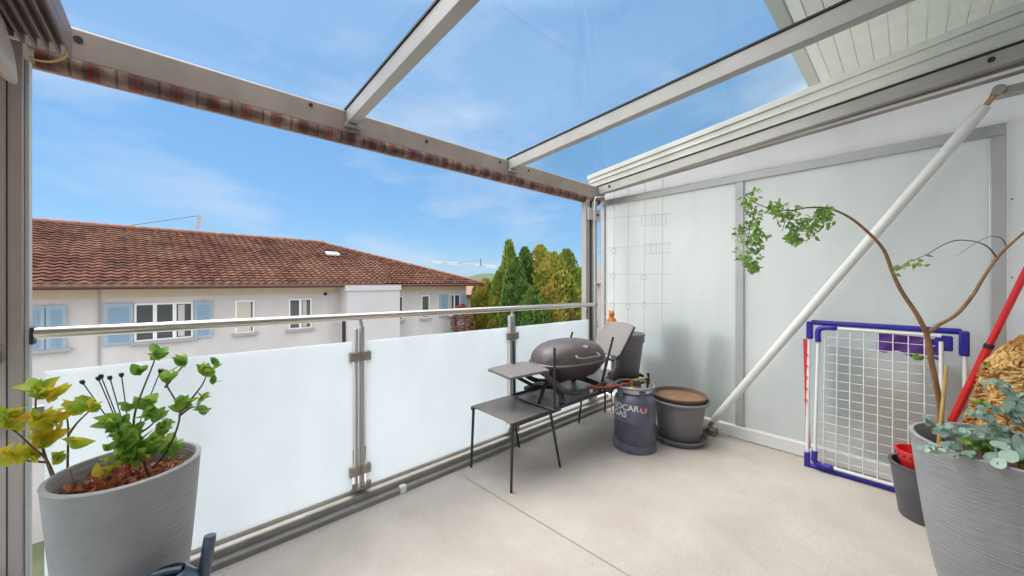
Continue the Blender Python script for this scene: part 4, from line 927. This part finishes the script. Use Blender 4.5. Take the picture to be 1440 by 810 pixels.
# ---- drying rack
dr = empty('drying_rack', (3.30, .15, 0), 'folded blue and white clothes drying rack leaning on the frosted wall', 'drying rack')
tl_, tr_ = onX(1142, 458, 3.36), onX(1350, 467, 3.36); bl_ = onZ(1137, 650, .02)
Y1, Y0 = .490, -.215; ZT = 1.0
def fp(y, z, off=0):   # point on leaning frame plane
    f = z / ZT; return Vector((3.275 + .085 * f - off, y, z))
g = MB(); g.tube([fp(Y1-.01, .01), fp(Y0+.01, .01)], .017, 12); g.obox(fp(Y1, .045), (.04,.032,.11), Matrix.Identity(3)); g.obox(fp(Y0, .045), (.04,.032,.11), Matrix.Identity(3)); g.build('bottom_bar', M['drain_blue'], dr, bevel=.006)
g = MB(); g.tube([fp(Y1-.01, ZT+.012), fp(Y0+.01, ZT+.012)], .018, 12); g.obox(fp(Y1-.003, ZT-.045), (.042,.036,.125), Matrix.Identity(3)); g.obox(fp(Y0+.003, ZT-.055), (.042,.040,.145), Matrix.Identity(3)); g.obox(fp(Y0+.08, ZT-.06, .02), (.03,.07,.09), Matrix.Identity(3)); g.build('top_bar', M['drain_blue'], dr, bevel=.007)
for y in (Y1, Y0):
    g = MB(); g.tube([fp(y, .09), fp(y, ZT-.10)], .0105, 12); g.build('leg', M['white_plastic'], dr, smooth=True)
# rear legs (crossing) red strip
g = MB(); g.obox(fp(Y1+.012, .50, -.025), (.012, .022, .78), Matrix.Rotation(R_(-1.5), 3, 'X'));
rs = g.build('hinge_strip', M['red_plastic'], dr, bevel=.003)
for z in (.78, .70, .62, .54, .46):
    g = MB(); p = fp(Y1+.012, z, .012); g.tube([p, p + Vector((-.008,0,0))], .009, 8); g.build('rivet', M['red_plastic'], rs)
# wing frame with grid, slightly in front
g = MB(); wy1a, wy1b, wy0 = Y1-.055, Y1-.045, Y0+.09; OFFW = .035
wt = [fp(wy1a, ZT-.015, OFFW), fp(wy0, ZT-.015, OFFW)]; wb = [fp(wy1b+.0, .055, OFFW), fp(wy0, .055, OFFW)]
g.tube([fp(wy1a-.08, ZT-.018, OFFW), fp(wy0, ZT-.018, OFFW)], .010, 10); g.tube([fp(wy1b-.08, .05, OFFW), fp(wy0, .05, OFFW)], .010, 10)
g.tube([fp(wy1a-.0, ZT-.11, OFFW), fp(wy1b, .12, OFFW)], .010, 10); g.tube([fp(wy0, ZT-.05, OFFW), fp(wy0, .05, OFFW)], .010, 10); wg = g.build('wing', M['white_plastic'], dr, smooth=True)
g = MB()
g.tube(bez([fp(wy1a, ZT-.12, OFFW), fp(wy1a, ZT-.04, OFFW), fp(wy1a-.035, ZT-.018, OFFW), fp(wy1a-.10, ZT-.015, OFFW)], 4), [.017]*12 + [.012], 10); g.build('corner_piece', M['drain_blue'], wg, smooth=True); g = MB()
g.tube(bez([fp(wy1b, .13, OFFW), fp(wy1b, .06, OFFW), fp(wy1b-.04, .045, OFFW), fp(wy1b-.10, .048, OFFW)], 4), [.017]*12 + [.012], 10)
g.build('corner_piece', M['drain_blue'], wg, smooth=True)
ncol = 8
for k in range(ncol):
    y = wy1b - .045 + (wy0 - wy1b + .045) * k / ncol; g = MB(); g.tube([fp(y, ZT-.02, OFFW), fp(y, .05, OFFW)], .0031, 8); g.build('rod', M['white_plastic'], wg, smooth=True)
for k in range(15):
    z = .10 + .82 * k / 14; g = MB(); g.tube([fp(wy1b, z, OFFW-.006), fp(wy0, z, OFFW-.006)], .0021, 8); g.build('rod', M['white_plastic'], wg, smooth=True)
# purple cloth
g = MB(); na, nb_ = 16, 8
for i in range(na + 1):
    for j in range(nb_ + 1):
        y = .145 - .27 * i / na; z = .975 - .115 * j / nb_ - .02 * (i / na) - .012*math.sin(i*.9)*j/nb_
        g.v.append(Vector((3.375 + .012 * math.sin(i * .8 + j * .5), y, z)))
g.f = [(i*(nb_+1)+j, (i+1)*(nb_+1)+j, (i+1)*(nb_+1)+j+1, i*(nb_+1)+j+1) for i in range(na) for j in range(nb_)]
o = g.build('cleaning_cloth', M['purple'], smooth=True); o.modifiers.new('s', 'SOLIDIFY').thickness = .006
tag(o, 'purple cloth hanging behind the drying rack grid', 'cloth')

# ---- mop, bucket, blanket heap
p0 = Vector((2.98, -.075, .26)); pole_top = at(1452, 358, 2.03)
pF = at(1290, 690, 2.26); pB = at(1440, 387, 1.86); pA = pF + (pB - pF) * .36; dd = (pB - pF).normalized()
mop = empty('mop', pA, 'red broom pole leaning diagonally behind the right plant pot', 'mop')
lo_ = pF + dd * .10
g = MB(); g.tube([lo_, pA + (pB-pA)*.55], .0175, 14); g.build('lower_pole', M['red_plastic'], mop, smooth=True)
g = MB(); g.tube([pA + (pB-pA)*.55, pB + dd*.25], .0145, 14); g.build('upper_pole', M['red_plastic'], mop, smooth=True)
g = MB(); q = pA + (pB-pA)*.55; g.tube([q - dd*.012, q + dd*.012], .0195, 14); g.build('joint_ring', M['plastic_black'], mop, smooth=True)
g = MB(); g.tube([lo_ - dd * .08, lo_], [.03, .02], 12)
for k in range(40):
    a = random.uniform(0, 6.28); r_ = random.uniform(.0, .06); q = lo_ - dd * .06
    g.tube(bez([q, q + Vector((r_*math.cos(a)*.6, r_*math.sin(a)*.6, -.03)), Vector((q.x + r_*math.cos(a)*1.3, q.y + r_*math.sin(a)*1.3, .012))], 3), .005, 5)
g.build('mop_head', mat('mop_strands', (.6,.55,.5), .9), mop)
bk = Vector((3.02, -.055, 0)); bu = empty('bucket', bk, 'dark grey bucket with red wringer left of the big pot', 'bucket')
g = MB(); g.lathe([(0,.004),(.095,.004),(.10,.01),(.132,.255),(.134,.285),(.142,.287),(.142,.296),(.128,.296),(.126,.26),(.093,.02),(0,.016)], bk, 48, sx=1.0, sy=1.0); g.build('pail', mat('anthracite_plastic', (.09,.09,.105), .45, var=(.11,.11,.125), vscale=8), bu, smooth=True)
wc = bk + Vector((-.015, .02, .035))
g = MB(); g.lathe([(.05,.20),(.085,.29),(.092,.325),(.098,.325),(.098,.335),(.088,.335),(.078,.29),(.045,.205),(0,.2)], wc, 40); wr = g.build('wringer', M['red_plastic'], bu, smooth=True)
for k in range(18):
    a = 2*math.pi*k/18; g = MB(); g.lathe([(0,0),(.0045,0),(.0045,.003),(0,.003)], (0,0,0), 8); tm = Matrix.Rotation(a, 3, 'Z') @ Matrix.Rotation(R_(90), 3, 'Y'); q = wc + Vector((.0895*math.cos(a), .0895*math.sin(a), .308)); g.v = [tm @ p + q for p in g.v]; g.build('hole', M['gasket'], wr)
# mustard blanket heap
hp = Vector((3.165, -.413, 0)); AX = Vector((.738, -.674, 0)); AY = Vector((.674, .738, 0)); HH = 1.03
g = MB()
def heap_p(a, z, k=1.0):
    f = z / HH; base = .262 if f < .5 else .262 * max(0, 1 - ((f - .5) / .5) ** 2.0) ** .62
    base *= 1 + .30 * noise.noise(Vector((math.cos(a)*2.2, math.sin(a)*2.2, z*5))) + .15 * noise.noise(Vector((math.cos(a)*5, math.sin(a)*5, z*9)))
    p = hp + AX * (math.cos(a) * base * k + .03 * f) + AY * (math.sin(a) * base * .52 * k)
    return Vector((min(p.x, 3.41), max(p.y, -.64), z))
ns, nr = 40, 26; vs = []
for j in range(nr + 1):
    for k in range(ns): vs.append(heap_p(6.283*k/ns, HH * j / nr, .96 if j < nr else .01))
g.add(vs, [(j*ns+k, j*ns+(k+1) % ns, (j+1)*ns+(k+1) % ns, (j+1)*ns+k) for j in range(nr) for k in range(ns)])
for k in range(2600):
    a = random.uniform(2.2, 6.6); z = HH * random.random() ** .55
    c_ = heap_p(a, z); nrm = (AX * math.cos(a) * .55 + AY * math.sin(a) + Vector((0,0,.5 if z > .7 else .1))).normalized()
    fl_d = Vector((math.sin(z*9 + a*2), 0, math.cos(z*7 - a*3))) + rv() * .45
    tx = nrm.cross(fl_d).normalized(); ty = nrm.cross(tx); rr_ = random.uniform(.007, .014); bnd = random.uniform(-1, 1)
    g.tube([c_ - tx*rr_*1.6 - nrm*.006, c_ - tx*rr_*.8 + ty*rr_*.7*bnd + nrm*random.uniform(.006,.020), c_ + tx*rr_*.8 + ty*rr_*.4*bnd + nrm*random.uniform(.006,.020), c_ + tx*rr_*1.6 - nrm*.006], [.003, .0058, .0058, .003], 6, cap=False)
tag(g.build('knitted_blanket', M['yarn'], smooth=True), 'heaped mustard yellow chunky knitted blanket behind the right pot', 'blanket')

# ---- big pots
def bigpot(c, Rr, H, Rb, label):
    o = empty('planter', c, label, 'planter', 'large ribbed grey planters'); th = .016
    pr = []
    for i in range(16):
        f = i / 15; pr.append((Rb + (Rr - Rb) * (f ** .62), H * f * .99))
    pr += [(Rr + .002, H - .004), (Rr - .003, H), (Rr - th*.8, H), (Rr - th, H - .006)]
    pr += [(Rr - th - .004, H - .06), (Rr - th - .012, H - .14)]
    g = MB(); g.lathe([(0, .0)] + pr, c, 96); pt = g.build('pot', M['pot'], o, smooth=True)
    g = MB(); zs = H - .085; ns = 40
    vs = [c + Vector((0,0,zs + .012))]
    for ring in range(1, 7):
        for k in range(ns):
            a = 6.283*k/ns; r_ = (Rr - th - .006) * ring / 6; vs.append(c + Vector((r_*math.cos(a), r_*math.sin(a), zs + .016 * noise.noise(Vector((r_*14*math.cos(a), r_*14*math.sin(a), c.x))))))
    fs = [(0, 1 + k, 1 + (k+1) % ns) for k in range(ns)] + [(1+(r-1)*ns+k, 1+(r-1)*ns+(k+1) % ns, 1+r*ns+(k+1) % ns, 1+r*ns+k) for r in range(1, 6) for k in range(ns)]
    g.add(vs, fs); g.build('soil', M['soil'], o, smooth=True)
    return o, zs
LP = Vector((-.135, 1.865, 0)); RP = Vector((2.40, -.27, 0))
potL, zsL = bigpot(LP, .195, .655, .125, 'large grey ribbed planter holding the yellowing shrub at left')
potR, zsR = bigpot(RP, .272, .655, .17, 'large grey ribbed planter holding the leggy eucalyptus at right')

# ---- shrub in left pot
TL = 1.30
sh = empty('potted_shrub', LP + Vector((0,0,zsL)), 'yellowing green leafy shrub growing in the left planter', 'plant')
def stem(px, t0, t1, r0, r1, name, m, root, n=5):
    pts = [at(u, v_, t0 + (t1 - t0) * i / max(1, len(px)-1)) for i, (u, v_) in enumerate(px)]
    pts = bez(pts, n); g = MB(); g.tube(pts, [r0 + (r1 - r0) * i / (len(pts)-1) for i in range(len(pts))], 8); g.build(name, m, root, smooth=True); return pts
ST = [([(84,700),(65,646),(53,602),(50,570),(52,552)], 1.25, 1.22), ([(78,676),(65,646),(45,628),(28,612),(12,600)], 1.24, 1.15), ([(66,650),(40,648),(12,644)], 1.24, 1.18), ([(95,700),(95,657),(96,602),(92,580)], 1.28, 1.28), ([(96,612),(109,594),(128,576)], 1.28, 1.26),
      ([(210,672),(190,610),(190,580),(201,548),(215,513),(219,500)], 1.32, 1.30), ([(208,664),(236,632),(253,581),(234,540),(240,525)], 1.36, 1.38), ([(253,581),(270,560),(285,540),(292,522)], 1.37, 1.40), ([(190,610),(172,600),(160,592)], 1.32, 1.28), ([(192,612),(210,600),(222,588)], 1.33, 1.33), ([(120,690),(125,668),(135,655)],1.28,1.25), ([(252,585),(272,572),(290,578)],1.38,1.42), ([(232,545),(248,525),(262,510)],1.38,1.42)]
for px, ta, tb in ST: stem(px, ta, tb, .0042, .0018, 'stem', M['twig'], sh)
def leaves(root, spots, m, name='foliage', L=(.04,.065), wr=.55):
    g = MB()
    for (u, v_, t, n_, sp_, sc) in spots:
        c = at(u, v_, t); n_ = int(round(n_ * 1.9))
        for k in range(n_):
            a = random.uniform(0, 6.28); d = Vector((math.cos(a), math.sin(a), random.uniform(.05, 1.5)))
            LL = random.uniform(*L) * sc * 1.0
            g.leaf(c + rv() * sp_ * (.5 if n_ < 7 else .85) - d * .2 * LL, d, Vector((0,-.5,.6)) + rv() * .8, LL, LL * wr * random.uniform(.85,1.2), fold=random.uniform(.1,.45), curl=random.uniform(-.1,.25), n=6)
    return g.build(name, m, root, smooth=True)
leaves(sh, [(54,551,1.22,7,.02,1.1),(68,556,1.22,4,.02,1),(62,592,1.24,7,.025,1.15),(76,600,1.24,4,.02,1.1),(64,618,1.24,5,.02,1.1),(8,588,1.15,5,.02,1.05),(26,596,1.17,5,.02,1.05),(14,640,1.18,5,.02,1),(42,642,1.2,5,.02,1),(104,572,1.27,5,.02,1.1),(126,572,1.26,5,.02,1.1),(106,622,1.28,2,.02,1),(80,645,1.25,3,.02,.8),(150,655,1.25,4,.03,.8),(95,578,1.28,2,.015,.8)], M['leaf_yellow'])
leaves(sh, [(220,499,1.30,4,.015,.9),(195,523,1.3,2,.01,.9),(258,510,1.42,3,.015,1.1),(236,530,1.38,4,.015,.9),(292,519,1.40,4,.02,1.1),(303,510,1.42,2,.01,.8),(302,535,1.40,2,.01,.9),(283,560,1.37,3,.02,1),(257,570,1.37,4,.02,1),(288,580,1.42,2,.015,1),(204,570,1.32,4,.02,1.1),(178,572,1.3,3,.02,.8),(164,592,1.28,6,.02,1.15),(168,606,1.28,6,.03,1.2),(182,618,1.28,9,.035,1.25),(218,585,1.33,5,.02,1),(230,603,1.34,3,.02,1),(222,626,1.36,7,.035,1.2),(236,594,1.36,2,.01,.9),(195,640,1.29,7,.035,1.1),(160,635,1.3,4,.03,.9),(205,630,1.30,7,.03,1.1),(240,633,1.38,4,.02,1)], M['leaf_green'])
g = MB()
for k in range(190):
    a = random.uniform(0, 6.283); r_ = .145 * math.sqrt(random.random()); p = LP + Vector((r_*math.cos(a), r_*math.sin(a), zsL + random.uniform(.005, .03)))
    d = Vector((random.gauss(0,1), random.gauss(0,1), random.uniform(0,1.2)))
    g.leaf(p, d, Vector((0,0,1)) + rv()*.6, random.uniform(.025,.055), random.uniform(.012,.026), curl=random.uniform(-.3,.8), n=4)
tag(g.build('leaf_litter', M['litter']), 'rusty dry leaves lying on the soil of the left planter', 'leaves', kind='stuff')
for k in range(26):
    a = random.uniform(0, 6.283); r_ = .14 * math.sqrt(random.random()); p = LP + Vector((r_*math.cos(a), r_*math.sin(a), zsL))
    g = MB(); g.tube([p, p + Vector((random.gauss(0,.02), random.gauss(0,.02), random.uniform(.04,.10)))], [.0022, .0014], 5); g.build('dry_shoot', M['redstem'], sh)
# solar stalks
sl = empty('solar_light', at(165, 650, 1.36), 'black solar garden light with thin wire stalks in the left planter', 'garden light')
for (u, v_, ub, vb_) in ((117,539,170,620), (139,534,176,625), (143,531,180,630), (155,533,180,625), (171,529,183,620), (225,523,196,600)):
    a = at(u, v_, 1.36); b_ = at(ub, vb_, 1.36); g = MB(); g.tube(bez([Vector((b_.x, b_.y, zsL + .0)), b_, (a + b_)/2 + Vector((0,0,.006)), a], 5), .0019, 6); stk = g.build('stalk', M['plastic_black'], sl, smooth=True)
    d = (a - b_).normalized(); g = MB(); g.tube([a - d*.004, a + d*.004, a + d*.012], [.0035, .0075, .0065], 10); g.build('bulb_cap', M['plastic_black'], stk, smooth=True)
    g = MB(); g.tube([a + d*.012, a + d*.017], [.005, .002], 8); g.build('bulb', mat('clear_bulb', (.75,.75,.72), .2), stk, smooth=True)

# ---- watering can
wcn = Vector((-.035, 1.605, 0)); can_ = empty('watering_can', wcn, 'dark navy plastic watering can beside the left planter', 'watering can')
g = MB(); g.lathe([(0,.003),(.088,.003),(.096,.012),(.100,.14),(.095,.24),(.080,.30),(.058,.325),(.050,.330),(.046,.322)], wcn, 40, sx=1.0, sy=.85); g.v = [Vector((p.x, p.y, p.z * 1.12)) for p in g.v]; g.build('body', M['navy'], can_, smooth=True)
g = MB(); g.tube(bez([wcn + Vector((-.085,.0,.12)), wcn + Vector((-.115,-.0,.24)), wcn + Vector((-.085,.0,.345)), wcn + Vector((-.03,.0,.375)), wcn + Vector((.035,.0,.36))], 6), [.013]*25, 10); g.build('handle', M['navy'], can_, smooth=True)
g = MB(); g.tube(bez([wcn + Vector((.06,.0,.14)), wcn + Vector((.085,.01,.25)), wcn + Vector((.098,.02,.33)), wcn + Vector((.112,.028,.425))], 6), [.034]+[.026]*8+[.018]*9+[.017], 14); g.build('spout', M['navy'], can_, smooth=True)

# ---- eucalyptus in right pot
TE = 1.56
eu = empty('eucalyptus', RP + Vector((0,0,zsR)), 'leggy young eucalyptus with a forked bare stem in the right planter', 'plant')
trunkp = stem([(1322,640),(1323,600),(1320,560),(1310,510),(1303,468)], 1.66, 1.60, .0115, .0095, 'trunk', M['bark'], eu)
bL = stem([(1303,468),(1288,440),(1268,410),(1255,383),(1243,352),(1222,328),(1195,306),(1165,293),(1135,292)], 1.60, 1.60, .009, .0035, 'branch', M['bark'], eu)
stem([(1303,470),(1318,458),(1345,442),(1368,415),(1382,392),(1402,363),(1425,340),(1455,315)], 1.60, 1.55, .0085, .004, 'branch', M['bark'], eu)
stem([(1135,292),(1110,296),(1085,294),(1062,285),(1050,275)], 1.60, 1.60, .003, .0014, 'twig', M['twig'], eu)
stem([(1402,363),(1390,348),(1372,340),(1345,338),(1325,345),(1305,357),(1280,368),(1258,380)], 1.58, 1.56, .003, .001, 'twig', M['twig'], eu)
stem([(1416,348),(1408,335),(1392,333),(1372,342),(1345,360)], 1.57, 1.56, .0022, .0006, 'twig', M['twig'], eu)
stem([(1062,290),(1058,310),(1052,335),(1050,365)], 1.60, 1.60, .002, .001, 'twig', M['twig'], eu)
stem([(1150,293),(1140,310),(1120,330)], 1.60, 1.58, .002, .001, 'twig', M['twig'], eu); stem([(1115,296),(1105,310),(1100,325)], 1.60, 1.58, .002, .001, 'twig', M['twig'], eu)
g = MB()
def inside(u, v_, regs):
    return any(((u - a)/c)**2 + ((v_ - b)/d)**2 < 1 for a, b, c, d in regs)
regs = [(1056,280,14,12),(1060,305,16,17),(1045,328,16,13),(1066,335,12,14),(1052,358,18,18),(1058,374,8,8),(1095,293,12,10),(1112,305,22,16),(1128,325,20,14),(1150,315,22,18),(1160,300,12,8),(1118,335,10,8)]
cnt = 0
while cnt < 860:
    a_, b2, c_, d_ = random.choice(regs); u = a_ + random.uniform(-1,1)*c_; v_ = b2 + random.uniform(-1,1)*d_
    if not inside(u, v_, regs): continue
    if noise.noise(Vector((u*.09, v_*.09, 5))) < -.28: continue
    p = at(u, v_, 1.60 + random.gauss(0, .045)); d = rv() + Vector((0,0,-.35)); LL = random.uniform(.015, .031)
    g.leaf(p, d, rv(), LL, LL*.55, n=4, fold=.12); cnt += 1
for k in range(34):
    f = random.random(); u = 1256 + 48*f; v_ = 381 - 18*f + random.uniform(-5,6) * (1 if f < .85 else 1.6); p = at(u, v_, 1.56 + random.gauss(0,.012)); g.leaf(p, rv() + Vector((-.4,0,-.2)), rv(), random.uniform(.018,.030), .012, n=3)
g.build('foliage', M['leaf_euc'], eu, smooth=True)
# silver round-leaved shoots
def shoot(px, t0, t1, r, n_, dens=1.0):
    n_ = int(n_ * 1.5)
    pts = stem(px, t0, t1, .003, .0014, 'shoot', M['redstem'], eu, 6)
    for i in range(n_):
        f = (i + random.random()) / n_; q = pts[min(len(pts)-1, int(f * (len(pts)-1)))]
        for s_ in (-1, 1, 0):
            nrm = rv() + Vector((-.5, -.1, .7)); rr_ = r * 1.02 * (1 - .4*f) * random.uniform(.7, 1.15)
            SG.disc(q + rv() * r * .75, nrm, rr_, 9, e=random.uniform(.8,1.1))
SG = MB()
shoot([(1440,640),(1412,625),(1375,607),(1340,603),(1318,607)], 1.42, 1.36, .021, 17)
shoot([(1425,612),(1400,600),(1385,585),(1360,578)], 1.40, 1.40, .017, 10)
shoot([(1432,590),(1425,580),(1400,575),(1375,573)], 1.40, 1.42, .018, 8)
shoot([(1445,600),(1430,570),(1418,548),(1400,540),(1388,540)], 1.40, 1.42, .022, 6)
shoot([(1450,590),(1442,565),(1436,548)], 1.38, 1.38, .022, 4)
shoot([(1345,625),(1325,628),(1308,632),(1296,630)], 1.38, 1.36, .015, 8)
shoot([(1330,610),(1315,600),(1305,592),(1300,586)], 1.50, 1.50, .014, 6)
shoot([(1370,640),(1350,640),(1338,642)], 1.34, 1.34, .012, 5)
shoot([(1420,625),(1410,640),(1402,652)], 1.33, 1.28, .030, 4)
SG.build('silver_foliage', M['leaf_silver'], eu, smooth=True)
leaves(eu, [(1365,628,1.4,5,.02,.8),(1391,628,1.38,8,.03,.9),(1410,634,1.38,6,.03,.9),(1378,570,1.42,3,.015,.7),(1430,648,1.34,4,.02,.9),(1290,503,1.57,5,.01,.5),(1387,512,1.6,2,.01,.6),(1330,598,1.45,2,.01,.6)], M['leaf_green'], L=(.035,.055), wr=.7)
stem([(1435,665),(1428,630),(1418,600),(1412,575)], 1.40, 1.40, .004, .002, 'shoot', M['redstem'], eu); stem([(1438,655),(1445,610),(1432,585)], 1.38, 1.36, .004, .002, 'shoot', M['redstem'], eu)
stem([(1310,508),(1300,503),(1290,503)], 1.60, 1.57, .0015, .001, 'twig', M['redstem'], eu)
a = at(1331, 515, 1.60); b_ = at(1319, 640, 1.56)
g = MB(); g.tube([b_, a], [.0075, .006], 10); tag(g.build('bamboo_cane', M['bamboo'], smooth=True), 'short yellow bamboo cane supporting the eucalyptus stem', 'cane')
